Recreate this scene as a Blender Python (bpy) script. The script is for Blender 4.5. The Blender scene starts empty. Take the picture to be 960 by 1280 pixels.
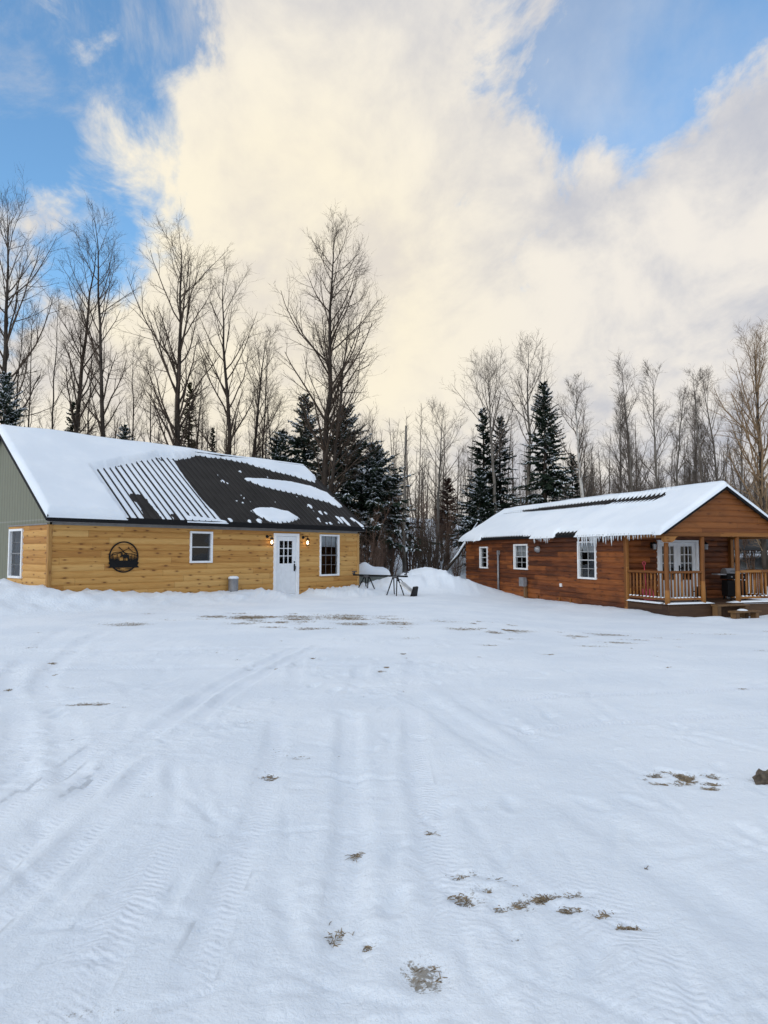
import bpy, math, random
import numpy as np
from mathutils import Vector, Matrix

C = bpy.context.scene
COL = C.collection
R = math.radians
RNG = np.random.default_rng(7)
random.seed(7)

# ------------------------------------------------------------------ camera, sky, sun, exposure
cam_d = bpy.data.cameras.new('camera')
cam = bpy.data.objects.new('camera', cam_d)
COL.objects.link(cam)
cam.location = (0, 0, 1.6)
cam.rotation_euler = (R(90) + math.atan(51 / 870.0), 0, 0)
cam_d.sensor_width = 36
cam_d.sensor_fit = 'AUTO'
cam_d.lens = 870 / 1280 * 36
cam_d.clip_start = 0.05
cam_d.clip_end = 3000
C.camera = cam
C.view_settings.view_transform = 'Standard'
C.view_settings.look = 'None'
C.view_settings.gamma = 1
C.view_settings.exposure = 0.34

SUN_EL, SUN_AZ = 26.0, -140.0          # low winter sun, behind the camera on the left
W = bpy.data.worlds.new('World')
C.world = W
W.use_nodes = True
wn, wl = W.node_tree.nodes, W.node_tree.links
for n in list(wn):
    wn.remove(n)


def N(nodes, typ, **kw):
    n = nodes.new(typ)
    for k, v in kw.items():
        if k.startswith('i_'):
            key = k[2:]
            n.inputs[int(key) if key.isdigit() else key].default_value = v
        else:
            setattr(n, k, v)
    return n


def mth(nodes, links, op, a, b=None, c=None, clamp=False):
    n = nodes.new('ShaderNodeMath')
    n.operation = op
    n.use_clamp = clamp
    for i, v in enumerate((a, b, c)):
        if v is None:
            continue
        if isinstance(v, (int, float)):
            n.inputs[i].default_value = v
        else:
            links.new(v, n.inputs[i])
    return n.outputs[0]


def sstep(nodes, links, v, lo, hi):
    n = nodes.new('ShaderNodeMapRange')
    n.interpolation_type = 'SMOOTHSTEP'
    n.inputs[1].default_value = lo
    n.inputs[2].default_value = hi
    links.new(v, n.inputs[0])
    return n.outputs[0]


def mixc(nodes, links, f, a, b, mode='MIX'):
    n = nodes.new('ShaderNodeMix')
    n.data_type = 'RGBA'
    n.blend_type = mode
    for s, v in ((n.inputs[0], f), (n.inputs[6], a), (n.inputs[7], b)):
        if isinstance(v, (int, float)):
            s.default_value = v
        elif isinstance(v, tuple):
            s.default_value = (*v[:3], 1)
        else:
            links.new(v, s)
    return n.outputs[2]


def srgb(r, g, b):
    f = lambda c: ((c / 255 + 0.055) / 1.055) ** 2.4 if c > 10 else c / 255 / 12.92
    return (f(r), f(g), f(b))


def make_world():
    out = N(wn, 'ShaderNodeOutputWorld')
    bg = N(wn, 'ShaderNodeBackground')
    bg.inputs[1].default_value = 0.1
    wl.new(bg.outputs[0], out.inputs[0])
    sky = N(wn, 'ShaderNodeTexSky', sky_type='NISHITA', sun_disc=False)
    sky.sun_elevation = R(SUN_EL)
    sky.sun_rotation = R(SUN_AZ)
    sky.air_density = 1.0
    sky.dust_density = 0.4
    sky.ozone_density = 2.0
    tc = N(wn, 'ShaderNodeTexCoord')
    d = N(wn, 'ShaderNodeVectorMath', operation='NORMALIZE')
    wl.new(tc.outputs['Generated'], d.inputs[0])
    D = d.outputs[0]
    sep = N(wn, 'ShaderNodeSeparateXYZ')
    wl.new(D, sep.inputs[0])
    zz = mth(wn, wl, 'ADD', mth(wn, wl, 'MAXIMUM', sep.outputs[2], 0.0), 0.55)
    cmb = N(wn, 'ShaderNodeCombineXYZ')
    wl.new(mth(wn, wl, 'DIVIDE', sep.outputs[0], zz), cmb.inputs[0])
    wl.new(mth(wn, wl, 'DIVIDE', sep.outputs[1], zz), cmb.inputs[1])
    P = cmb.outputs[0]

    def noise(scale, detail, rough, dist=0.0, off=(0, 0, 0), stretch=(1, 1, 1), rot=0):
        mp = N(wn, 'ShaderNodeMapping')
        mp.inputs[1].default_value = off
        mp.inputs[2].default_value = (0, 0, rot)
        mp.inputs[3].default_value = stretch
        wl.new(P, mp.inputs[0])
        n = N(wn, 'ShaderNodeTexNoise', noise_dimensions='3D')
        n.inputs['Scale'].default_value = scale
        n.inputs['Detail'].default_value = detail
        n.inputs['Roughness'].default_value = rough
        n.inputs['Distortion'].default_value = dist
        wl.new(mp.outputs[0], n.inputs[0])
        return n.outputs[0]

    def blob(v, w, k):
        L = math.sqrt(sum(c * c for c in v))
        dp = N(wn, 'ShaderNodeVectorMath', operation='DOT_PRODUCT')
        wl.new(D, dp.inputs[0])
        dp.inputs[1].default_value = tuple(c / L for c in v)
        e = mth(wn, wl, 'EXPONENT', mth(wn, wl, 'MULTIPLY', mth(wn, wl, 'SUBTRACT', dp.outputs['Value'], 1.0), k))
        return mth(wn, wl, 'MULTIPLY', e, w)

    big = noise(3.2, 9, 0.6, 0.2, (3.1, 1.7, 0), (1, 0.9, 1), 0.5)
    det = noise(9.0, 10, 0.62, 0.35, (0.4, 5.0, 0), (1.0, 0.8, 1), 0.7)
    dens = mth(wn, wl, 'ADD', mth(wn, wl, 'MULTIPLY', big, 1.1), mth(wn, wl, 'MULTIPLY', det, 1.6))
    dens = mth(wn, wl, 'SUBTRACT', dens, 1.10)
    for v, w, k in (((-0.408, 0.742, 0.532), -0.50, 60), ((-0.394, 0.790, 0.469), -0.40, 250), ((-0.351, 0.851, 0.391), -0.42, 350),
                    ((-0.431, 0.834, 0.344), -0.20, 500), ((-0.301, 0.761, 0.575), -0.30, 300), ((-0.220, 0.783, 0.581), -0.22, 900),
                    ((-0.288, 0.806, 0.518), -0.20, 900), ((-0.357, 0.725, 0.588), 0.34, 900), ((-0.300, 0.757, 0.581), 0.25, 1800),
                    ((-0.235, 0.805, 0.545), 0.42, 1300), ((-0.402, 0.820, 0.407), 0.55, 700), ((-0.337, 0.798, 0.499), 0.42, 900),
                    ((-0.341, 0.759, 0.554), 0.22, 2500), ((-0.252, 0.763, 0.595), 0.15, 1200), ((0.153, 0.798, 0.583), -0.26, 500),
                    ((0.228, 0.794, 0.564), -0.38, 400), ((0.282, 0.759, 0.587), -0.38, 400), ((0.346, 0.740, 0.577), -0.36, 450),
                    ((0.205, 0.819, 0.537), -0.28, 600), ((0.293, 0.793, 0.534), -0.28, 600), ((0.386, 0.714, 0.584), -0.34, 400),
                    ((0.074, 0.772, 0.631), -0.16, 900), ((0.266, 0.829, 0.492), -0.20, 600), ((0.335, 0.806, 0.488), -0.18, 700),
                    ((0.414, 0.718, 0.560), -0.10, 500), ((-0.182, 0.850, 0.494), 0.30, 140), ((-0.020, 0.822, 0.569), 0.30, 160),
                    ((-0.141, 0.781, 0.609), 0.25, 200), ((0.000, 0.953, 0.301), 0.40, 14), ((0.392, 0.832, 0.393), 0.26, 60),
                    ((0.461, 0.860, 0.221), 0.40, 60), ((-0.406, 0.897, 0.178), 0.35, 60), ((0.407, 0.759, 0.507), 0.20, 300)):
        dens = mth(wn, wl, 'ADD', dens, blob(v, w, k))
    wisp = noise(3.4, 10, 0.66, 0.9, (2.0, 8.3, 0), (1.0, 0.85, 1), 0.9)
    dens = mth(wn, wl, 'ADD', dens, mth(wn, wl, 'MULTIPLY', mth(wn, wl, 'SUBTRACT', 1.0, sstep(wn, wl, sep.outputs[2], 0.05, 0.32)), 0.4))
    veil = mth(wn, wl, 'MULTIPLY', blob((0.28, 0.77, 0.57), 0.42, 30), sstep(wn, wl, big, 0.25, 0.7))
    mask = mth(wn, wl, 'MAXIMUM', veil, mth(wn, wl, 'MAXIMUM', sstep(wn, wl, dens, -0.04, 0.40), mth(wn, wl, 'MULTIPLY', sstep(wn, wl, wisp, 0.52, 0.78), 0.6)))
    # cloud colours: cream where the low sun reaches, pinkish grey in thicker parts
    sh1 = noise(4.0, 9, 0.6, 0.3, (7, 2, 0), (1, 0.8, 1), 0.6)
    shade = sstep(wn, wl, mth(wn, wl, 'ADD', mth(wn, wl, 'MULTIPLY', sh1, 0.8), mth(wn, wl, 'MULTIPLY', det, 0.35)), 0.42, 0.70)
    cream = mth(wn, wl, 'ADD', mth(wn, wl, 'ADD', blob((-0.12, 0.86, 0.46), 0.65, 30), blob((-0.23, 0.94, 0.25), 1.0, 26)),
                blob((0.02, 0.96, 0.26), 0.35, 40), clamp=True)
    k = 7.7
    grey = tuple(c * k for c in srgb(196, 199, 209))
    white = tuple(c * k for c in srgb(244, 238, 230))
    yel = tuple(c * k for c in srgb(255, 245, 222))
    yel2 = tuple(c * k for c in srgb(230, 222, 212))
    cool = mixc(wn, wl, shade, grey, white)
    warm = mixc(wn, wl, shade, yel2, yel)
    cc = mixc(wn, wl, cream, cool, warm)
    skyc = mixc(wn, wl, 1.0, sky.outputs[0], (1.42, 1.82, 1.9), 'MULTIPLY')
    fin = mixc(wn, wl, mask, skyc, cc)
    # unseen sky behind and above the camera, brightened and cooled to light the snow
    lift = blob((-0.2, -0.62, 0.75), 1.0, 3.2)
    fin = mixc(wn, wl, lift, fin, (1.38, 1.55, 1.72), 'MULTIPLY')
    wl.new(fin, bg.inputs[0])


make_world()

sd = bpy.data.lights.new('sun', 'SUN')
sd.energy = 0.8
sd.angle = R(50)
sd.color = (1.0, 0.86, 0.68)
sun = bpy.data.objects.new('sun', sd)
COL.objects.link(sun)
sv = Vector((math.sin(R(SUN_AZ)) * math.cos(R(SUN_EL)), math.cos(R(SUN_AZ)) * math.cos(R(SUN_EL)), math.sin(R(SUN_EL))))
sun.rotation_euler = (-sv).to_track_quat('-Z', 'Y').to_euler()


# ------------------------------------------------------------------ object helpers
def tag(o, label=None, cat=None, group=None, kind=None):
    if label: o['label'] = label
    if cat: o['category'] = cat
    if group: o['group'] = group
    if kind: o['kind'] = kind
    return o


def empty(name, loc, rz=0, label=None, cat=None, group=None):
    o = bpy.data.objects.new(name, None)
    o.empty_display_size = 0.2
    o.location = loc
    o.rotation_euler = (0, 0, rz)
    COL.objects.link(o)
    return tag(o, label, cat, group)


def copy_tree(o, parent=None):
    c = o.copy()
    COL.objects.link(c)
    if parent:
        c.parent = parent
    for ch in list(o.children):
        copy_tree(ch, c)
    return c


def mesh_np(name, V, F4=None, F3=None, mat=None, parent=None, uv=None, smooth=False, attrs=None):
    """V (n,3); F4 (m,4), F3 (k,3) index arrays."""
    me = bpy.data.meshes.new(name)
    V = np.asarray(V, dtype=np.float32)
    loops, starts, n = [], [], 0
    for F, c in ((F4, 4), (F3, 3)):
        if F is not None and len(F):
            F = np.asarray(F, dtype=np.int32)
            loops.append(F.ravel())
            starts.append(n + np.arange(len(F)) * c)
            n += F.size
    loops = np.concatenate(loops)
    starts = np.concatenate(starts)
    me.vertices.add(len(V))
    me.vertices.foreach_set('co', V.ravel())
    me.loops.add(len(loops))
    me.loops.foreach_set('vertex_index', loops)
    me.polygons.add(len(starts))
    me.polygons.foreach_set('loop_start', starts.astype(np.int32))
    if uv is not None:
        l = me.uv_layers.new(name='UVMap')
        l.data.foreach_set('uv', np.asarray(uv, dtype=np.float32)[loops].ravel())
    if attrs:
        for k, a in attrs.items():
            at = me.attributes.new(k, 'FLOAT', 'POINT')
            at.data.foreach_set('value', np.asarray(a, dtype=np.float32))
    me.update(calc_edges=True)
    if smooth:
        me.polygons.foreach_set('use_smooth', np.ones(len(starts), dtype=bool))
    if mat:
        me.materials.append(mat)
    o = bpy.data.objects.new(name, me)
    COL.objects.link(o)
    if parent:
        o.parent = parent
    return o


class MB:
    """collects polygons with UVs in metres and links them as one mesh object"""

    def __init__(self):
        self.v, self.f, self.uv, self.sm = [], [], [], []

    def poly(self, pts, uv=None, smooth=False):
        b = len(self.v)
        self.v += [tuple(p) for p in pts]
        self.f.append(tuple(range(b, b + len(pts))))
        self.uv.append(uv or [(p[0], p[2]) for p in pts])
        self.sm.append(smooth)

    def beam(self, a, b, w, h, up=(0, 0, 1), v0=0.0, bev=0.0):
        """bar from a to b, w wide (sideways) and h high (along up)"""
        a, b = Vector(a), Vector(b)
        t = (b - a)
        L = t.length
        t.normalize()
        up = Vector(up)
        s = t.cross(up)
        if s.length < 1e-4:
            s = t.cross(Vector((0, 1, 0)))
        s.normalize()
        u = s.cross(t).normalized()
        w, h = w / 2, h / 2
        if bev <= 0:
            prof = [(-w, -h), (w, -h), (w, h), (-w, h)]
        else:
            c = bev
            prof = [(-w + c, -h), (w - c, -h), (w, -h + c), (w, h - c), (w - c, h), (-w + c, h), (-w, h - c), (-w, -h + c)]
        n = len(prof)
        A = [a + s * x + u * y for x, y in prof]
        B = [b + s * x + u * y for x, y in prof]
        o = random.random() * 7
        per = v0
        for i in range(n):
            j = (i + 1) % n
            e = (A[i] - A[j]).length
            self.poly([A[i], B[i], B[j], A[j]][::-1], [(o, per), (o + L, per), (o + L, per + e), (o, per + e)][::-1])
            per += e
        self.poly(A, [(x + o, y) for x, y in prof])
        self.poly(B[::-1], [(x + o, y) for x, y in prof][::-1])

    def box(self, x0, x1, y0, y1, z0, z1, bev=0.0):
        if x1 - x0 >= y1 - y0:
            self.beam((x0, (y0 + y1) / 2, (z0 + z1) / 2), (x1, (y0 + y1) / 2, (z0 + z1) / 2), y1 - y0, z1 - z0, bev=bev)
        else:
            self.beam(((x0 + x1) / 2, y0, (z0 + z1) / 2), ((x0 + x1) / 2, y1, (z0 + z1) / 2), x1 - x0, z1 - z0, bev=bev)

    def tube(self, pts, rad, n=8, cap=True, smooth=True):
        pts = [Vector(p) for p in pts]
        if not hasattr(rad, '__len__'):
            rad = [rad] * len(pts)
        rings = []
        ref = None
        for i, p in enumerate(pts):
            t = (pts[min(i + 1, len(pts) - 1)] - pts[max(i - 1, 0)]).normalized()
            if ref is None:
                ref = t.orthogonal().normalized()
            ref = (ref - t * ref.dot(t)).normalized()
            s = t.cross(ref)
            rings.append([p + (ref * math.cos(2 * math.pi * k / n) + s * math.sin(2 * math.pi * k / n)) * rad[i] for k in range(n)])
        L = 0
        o = random.random() * 5
        for i in range(len(pts) - 1):
            d = (pts[i + 1] - pts[i]).length
            for k in range(n):
                m = (k + 1) % n
                c0, c1 = k * 2 * math.pi * rad[i] / n, (k + 1) * 2 * math.pi * rad[i] / n
                self.poly([rings[i][k], rings[i][m], rings[i + 1][m], rings[i + 1][k]],
                          [(o + L, c0), (o + L, c1), (o + L + d, c1), (o + L + d, c0)], smooth)
            L += d
        if cap:
            self.poly(rings[0][::-1])
            self.poly(rings[-1])

    def lathe(self, c, prof, n=20, axis='z', smooth=True):
        """prof: list of (r, h) from c along the axis"""
        c = Vector(c)

        def pt(r, h, k):
            a = 2 * math.pi * k / n
            if axis == 'z':
                return c + Vector((r * math.cos(a), r * math.sin(a), h))
            return c + Vector((r * math.cos(a), -h, r * math.sin(a)))    # axis towards -y
        for (r0, h0), (r1, h1) in zip(prof, prof[1:]):
            for k in range(n):
                q = [pt(r0, h0, k), pt(r0, h0, k + 1), pt(r1, h1, k + 1), pt(r1, h1, k)]
                if r0 < 1e-5: q = [q[0], q[2], q[3]]
                elif r1 < 1e-5: q = q[:3]
                self.poly(q, None, smooth)

    def slab(self, outline, y0, y1):
        """flat outline in x,z made solid between y0 and y1 (y0 in front)"""
        n = len(outline)
        self.poly([(x, y0, z) for x, z in outline])
        self.poly([(x, y1, z) for x, z in outline][::-1])
        for i in range(n):
            a, b = outline[i], outline[(i + 1) % n]
            self.poly([(a[0], y0, a[1]), (a[0], y1, a[1]), (b[0], y1, b[1]), (b[0], y0, b[1])])

    def build(self, name, mat, parent=None, merge=False):
        me = bpy.data.meshes.new(name)
        me.from_pydata(self.v, [], self.f)
        l = me.uv_layers.new(name='UVMap')
        l.data.foreach_set('uv', [c for fu in self.uv for p in fu for c in p])
        me.polygons.foreach_set('use_smooth', self.sm)
        if merge or any(self.sm):
            import bmesh
            bm = bmesh.new()
            bm.from_mesh(me)
            bmesh.ops.remove_doubles(bm, verts=bm.verts, dist=1e-5)
            bm.to_mesh(me)
            bm.free()
        me.materials.append(mat)
        o = bpy.data.objects.new(name, me)
        COL.objects.link(o)
        if parent:
            o.parent = parent
        return o


# ------------------------------------------------------------------ numpy noise
def _hash(ix, iy, s):
    h = (ix.astype(np.int64) * 374761393 + iy.astype(np.int64) * 668265263 + s * 974634777) & 0xffffffff
    h = ((h ^ (h >> 13)) * 1274126177) & 0xffffffff
    return ((h ^ (h >> 16)) & 0xffff) / 65535.0


def vnoise(x, y, s=0):
    ix, iy = np.floor(x), np.floor(y)
    fx, fy = x - ix, y - iy
    ux, uy = fx * fx * fx * (fx * (fx * 6 - 15) + 10), fy * fy * fy * (fy * (fy * 6 - 15) + 10)
    a, b = _hash(ix, iy, s), _hash(ix + 1, iy, s)
    c, d = _hash(ix, iy + 1, s), _hash(ix + 1, iy + 1, s)
    return (a + (b - a) * ux) * (1 - uy) + (c + (d - c) * ux) * uy


def fbm(x, y, s=0, o=4, g=0.5):
    t, a, n = 0, 1.0, 0
    for i in range(o):
        t = t + a * vnoise(x * 2 ** i + 17.3 * i, y * 2 ** i - 9.1 * i, s + i)
        n += a
        a *= g
    return t / n - 0.5


def smooth(x, lo, hi):
    t = np.clip((x - lo) / (hi - lo), 0, 1)
    return t * t * (3 - 2 * t)


def poly_sd(px, py, poly):
    """signed distance to a polygon, positive inside"""
    poly = np.array(poly, float)
    d = np.full(px.shape, 1e9)
    inside = np.zeros(px.shape, bool)
    for i in range(len(poly)):
        ax, ay = poly[i]
        bx, by = poly[(i + 1) % len(poly)]
        ex, ey = bx - ax, by - ay
        t = np.clip(((px - ax) * ex + (py - ay) * ey) / (ex * ex + ey * ey + 1e-12), 0, 1)
        d = np.minimum(d, np.hypot(px - ax - t * ex, py - ay - t * ey))
        c = (ay > py) != (by > py)
        xi = ax + (py - ay) / (ey if abs(ey) > 1e-12 else 1e-12) * ex
        inside ^= c & (px < xi)
    return np.where(inside, d, -d)


# ------------------------------------------------------------------ materials
def new_mat(name):
    m = bpy.data.materials.new(name)
    m.use_nodes = True
    nt = m.node_tree
    b = nt.nodes['Principled BSDF']
    return m, nt.nodes, nt.links, b


def simple(name, col, rough=0.5, metal=0.0, var=0.12, scale=6.0, bump=0.0, bscale=40.0, spec=0.5):
    m, n, l, b = new_mat(name)
    tc = N(n, 'ShaderNodeTexCoord')
    nz = N(n, 'ShaderNodeTexNoise', i_Scale=scale, i_Detail=5.0, i_Roughness=0.6)
    l.new(tc.outputs['Object'], nz.inputs[0])
    f = sstep(n, l, nz.outputs[0], 0.3, 0.7)
    lo = tuple(c * (1 - var) for c in col)
    hi = tuple(min(1, c * (1 + var)) for c in col)
    l.new(mixc(n, l, f, lo, hi), b.inputs['Base Color'])
    b.inputs['Roughness'].default_value = rough
    b.inputs['Metallic'].default_value = metal
    b.inputs['Specular IOR Level'].default_value = spec
    if bump:
        n2 = N(n, 'ShaderNodeTexNoise', i_Scale=bscale, i_Detail=4.0)
        l.new(tc.outputs['Object'], n2.inputs[0])
        bp = N(n, 'ShaderNodeBump', i_Strength=bump, i_Distance=0.02)
        l.new(n2.outputs[0], bp.inputs['Height'])
        l.new(bp.outputs[0], b.inputs['Normal'])
    return m


def wood(name, cols, knot, course=0.2, board=2.6, knots=0.5, rough=0.6, stain=0.0, rnd=0.9):
    """boards: UV is in metres, u along the grain; every board gets its own tone, grain and knots"""
    m, n, l, b = new_mat(name)
    uv = N(n, 'ShaderNodeUVMap')
    sp = N(n, 'ShaderNodeSeparateXYZ')
    l.new(uv.outputs[0], sp.inputs[0])
    u, v = sp.outputs[0], sp.outputs[1]
    row = mth(n, l, 'FLOOR', mth(n, l, 'DIVIDE', mth(n, l, 'ADD', v, 0.0005), course))
    wr = N(n, 'ShaderNodeTexWhiteNoise', noise_dimensions='1D')
    l.new(row, wr.inputs['W'])
    ub = mth(n, l, 'ADD', mth(n, l, 'DIVIDE', u, board), wr.outputs[0])
    bi = mth(n, l, 'FLOOR', ub)
    cid = N(n, 'ShaderNodeCombineXYZ')
    l.new(row, cid.inputs[0]); l.new(bi, cid.inputs[1])
    wb = N(n, 'ShaderNodeTexWhiteNoise', noise_dimensions='2D')
    l.new(cid.outputs[0], wb.inputs['Vector'])
    # grain
    off = mth(n, l, 'MULTIPLY', wb.outputs[0], 37.0)
    gv = N(n, 'ShaderNodeCombineXYZ')
    l.new(mth(n, l, 'ADD', u, off), gv.inputs[0]); l.new(mth(n, l, 'MULTIPLY', v, 14.0), gv.inputs[1]); l.new(off, gv.inputs[2])
    g1 = N(n, 'ShaderNodeTexNoise', i_Scale=1.3, i_Detail=6.0, i_Roughness=0.6, i_Distortion=0.6)
    l.new(gv.outputs[0], g1.inputs[0])
    gv2 = N(n, 'ShaderNodeCombineXYZ')
    l.new(mth(n, l, 'MULTIPLY', u, 2.0), gv2.inputs[0]); l.new(mth(n, l, 'MULTIPLY', v, 70.0), gv2.inputs[1]); l.new(off, gv2.inputs[2])
    g2 = N(n, 'ShaderNodeTexNoise', i_Scale=2.0, i_Detail=4.0, i_Roughness=0.6)
    l.new(gv2.outputs[0], g2.inputs[0])
    tone = mth(n, l, 'ADD', mth(n, l, 'MULTIPLY', mth(n, l, 'SUBTRACT', wb.outputs[0], 0.5), rnd),
               mth(n, l, 'MULTIPLY', g1.outputs[0], 1.0))
    cr = N(n, 'ShaderNodeValToRGB')
    e = cr.color_ramp.elements
    e[0].position = 0.15; e[0].color = (*cols[0], 1)
    e[1].position = 0.9; e[1].color = (*cols[2], 1)
    k = cr.color_ramp.elements.new(0.5); k.color = (*cols[1], 1)
    l.new(tone, cr.inputs[0])
    col = cr.outputs[0]
    col = mixc(n, l, mth(n, l, 'MULTIPLY', sstep(n, l, g2.outputs[0], 0.5, 0.72), 0.4), col, tuple(c * 0.55 for c in cols[0]))
    # board end joints
    fb = mth(n, l, 'FRACT', ub)
    joint = mth(n, l, 'LESS_THAN', fb, 0.004 / board * 2)
    col = mixc(n, l, mth(n, l, 'MULTIPLY', joint, 0.7), col, tuple(c * 0.3 for c in cols[0]))
    # knots: stretched cells, only some of them carry a knot
    kv = N(n, 'ShaderNodeCombineXYZ')
    l.new(mth(n, l, 'MULTIPLY', u, 2.6), kv.inputs[0]); l.new(mth(n, l, 'MULTIPLY', v, 7.5), kv.inputs[1])
    vo = N(n, 'ShaderNodeTexVoronoi', voronoi_dimensions='2D', i_Scale=1.0)
    l.new(kv.outputs[0], vo.inputs['Vector'])
    ks = N(n, 'ShaderNodeSeparateColor')
    l.new(vo.outputs['Color'], ks.inputs[0])
    on = mth(n, l, 'LESS_THAN', ks.outputs[0], knots)
    size = mth(n, l, 'ADD', 0.07, mth(n, l, 'MULTIPLY', ks.outputs[1], 0.11))
    dd = mth(n, l, 'DIVIDE', vo.outputs['Distance'], size)
    core = mth(n, l, 'MULTIPLY', mth(n, l, 'SUBTRACT', 1.0, sstep(n, l, dd, 0.6, 1.1)), on)
    halo = mth(n, l, 'MULTIPLY', mth(n, l, 'SUBTRACT', 1.0, sstep(n, l, dd, 0.8, 2.6)), on)
    col = mixc(n, l, mth(n, l, 'MULTIPLY', halo, 0.45), col, tuple((a + c) / 2 for a, c in zip(knot, cols[0])))
    col = mixc(n, l, mth(n, l, 'MULTIPLY', core, 0.85), col, knot)
    if stain:
        ns = N(n, 'ShaderNodeTexNoise', i_Scale=1.1, i_Detail=6.0, i_Roughness=0.65)
        sv2 = N(n, 'ShaderNodeCombineXYZ')
        l.new(u, sv2.inputs[0]); l.new(mth(n, l, 'MULTIPLY', v, 2.2), sv2.inputs[1])
        l.new(sv2.outputs[0], ns.inputs[0])
        col = mixc(n, l, mth(n, l, 'MULTIPLY', sstep(n, l, ns.outputs[0], 0.45, 0.7), stain), col, tuple(c * 0.28 for c in cols[0]))
    l.new(col, b.inputs['Base Color'])
    b.inputs['Roughness'].default_value = rough
    b.inputs['Specular IOR Level'].default_value = 0.3
    bp = N(n, 'ShaderNodeBump', i_Strength=0.25, i_Distance=0.006)
    l.new(mth(n, l, 'ADD', g2.outputs[0], mth(n, l, 'MULTIPLY', core, 0.6)), bp.inputs['Height'])
    l.new(bp.outputs[0], b.inputs['Normal'])
    return m


def snow_mat(name, ground=False):
    m, n, l, b = new_mat(name)
    tc = N(n, 'ShaderNodeTexCoord')
    P = tc.outputs['Object']
    n1 = N(n, 'ShaderNodeTexNoise', i_Scale=0.55, i_Detail=5.0, i_Roughness=0.6)
    n2 = N(n, 'ShaderNodeTexNoise', i_Scale=9.0, i_Detail=7.0, i_Roughness=0.68)
    n3 = N(n, 'ShaderNodeTexNoise', i_Scale=75.0, i_Detail=3.0, i_Roughness=0.6)
    for q in (n1, n2, n3):
        l.new(P, q.inputs[0])
    col = mixc(n, l, sstep(n, l, n1.outputs[0], 0.35, 0.65), (0.725, 0.775, 0.825), (0.80, 0.84, 0.875))
    n4 = N(n, 'ShaderNodeTexNoise', i_Scale=28.0, i_Detail=6.0, i_Roughness=0.7)
    l.new(P, n4.inputs[0])
    h = mth(n, l, 'ADD', mth(n, l, 'MULTIPLY', n2.outputs[0], 0.55), mth(n, l, 'MULTIPLY', n3.outputs[0], 0.13))
    h = mth(n, l, 'ADD', h, mth(n, l, 'MULTIPLY', n4.outputs[0], 0.34))
    if ground:
        at = N(n, 'ShaderNodeAttribute', attribute_name='dirt')
        rough_at = N(n, 'ShaderNodeAttribute', attribute_name='churn')
        tw = N(n, 'ShaderNodeAttribute', attribute_name='tread')
        tl = N(n, 'ShaderNodeAttribute', attribute_name='tread_along')
        tx = N(n, 'ShaderNodeAttribute', attribute_name='tread_across')
        # packed snow in the wheel tracks, its tone standing in for their soft shading
        col = mixc(n, l, mth(n, l, 'MULTIPLY', tw.outputs['Fac'], 0.45), col, (0.77, 0.81, 0.865))
        # chevron tread print
        ph = mth(n, l, 'ADD', mth(n, l, 'MULTIPLY', tl.outputs['Fac'], 130.0), mth(n, l, 'MULTIPLY', mth(n, l, 'ABSOLUTE', tx.outputs['Fac']), 85.0))
        tr = mth(n, l, 'MULTIPLY', mth(n, l, 'SINE', ph), mth(n, l, 'MULTIPLY', tw.outputs['Fac'], 0.14))
        tr = mth(n, l, 'MULTIPLY', tr, sstep(n, l, n2.outputs[0], 0.36, 0.58))
        h = mth(n, l, 'ADD', h, tr)
        # crumbs of broken crust
        vo = N(n, 'ShaderNodeTexVoronoi', i_Scale=16.0, i_Randomness=1.0)
        l.new(P, vo.inputs['Vector'])
        cr = mth(n, l, 'MULTIPLY', mth(n, l, 'SUBTRACT', 0.5, vo.outputs['Distance']), rough_at.outputs['Fac'])
        h = mth(n, l, 'ADD', h, mth(n, l, 'MULTIPLY', cr, 0.22))
        # bare turf and dirt showing through
        dn = N(n, 'ShaderNodeTexNoise', i_Scale=18.0, i_Detail=9.0, i_Roughness=0.7)
        dn2 = N(n, 'ShaderNodeTexNoise', i_Scale=5.0, i_Detail=4.0, i_Roughness=0.6)
        l.new(P, dn.inputs[0]); l.new(P, dn2.inputs[0])
        th = mth(n, l, 'ADD', mth(n, l, 'MULTIPLY', dn.outputs[0], 1.2), mth(n, l, 'MULTIPLY', dn2.outputs[0], 0.6))
        th = mth(n, l, 'ADD', th, mth(n, l, 'MULTIPLY', n3.outputs[0], 0.7))
        dm = sstep(n, l, mth(n, l, 'SUBTRACT', mth(n, l, 'ADD', at.outputs['Fac'], th), 1.66), 0.0, 0.22)
        dcol = mixc(n, l, dn2.outputs[0], (0.055, 0.052, 0.028), (0.26, 0.20, 0.13))
        col = mixc(n, l, mth(n, l, 'MULTIPLY', dm, 0.82), col, dcol)
        # faint brown dusting
        sp = N(n, 'ShaderNodeTexNoise', i_Scale=120.0, i_Detail=2.0)
        l.new(P, sp.inputs[0])
        dust = mth(n, l, 'MULTIPLY', sstep(n, l, sp.outputs[0], 0.60, 0.72), mth(n, l, 'ADD', mth(n, l, 'MULTIPLY', at.outputs['Fac'], 0.9), mth(n, l, 'MULTIPLY', sstep(n, l, n1.outputs[0], 0.5, 0.7), 0.10), clamp=True))
        col = mixc(n, l, dust, col, (0.30, 0.22, 0.13))
    l.new(col, b.inputs['Base Color'])
    b.inputs['Roughness'].default_value = 0.62
    b.inputs['Specular IOR Level'].default_value = 0.25
    bp = N(n, 'ShaderNodeBump', i_Strength=0.6 if ground else 0.25, i_Distance=0.045 if ground else 0.03)
    l.new(h, bp.inputs['Height'])
    l.new(bp.outputs[0], b.inputs['Normal'])
    return m


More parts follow.
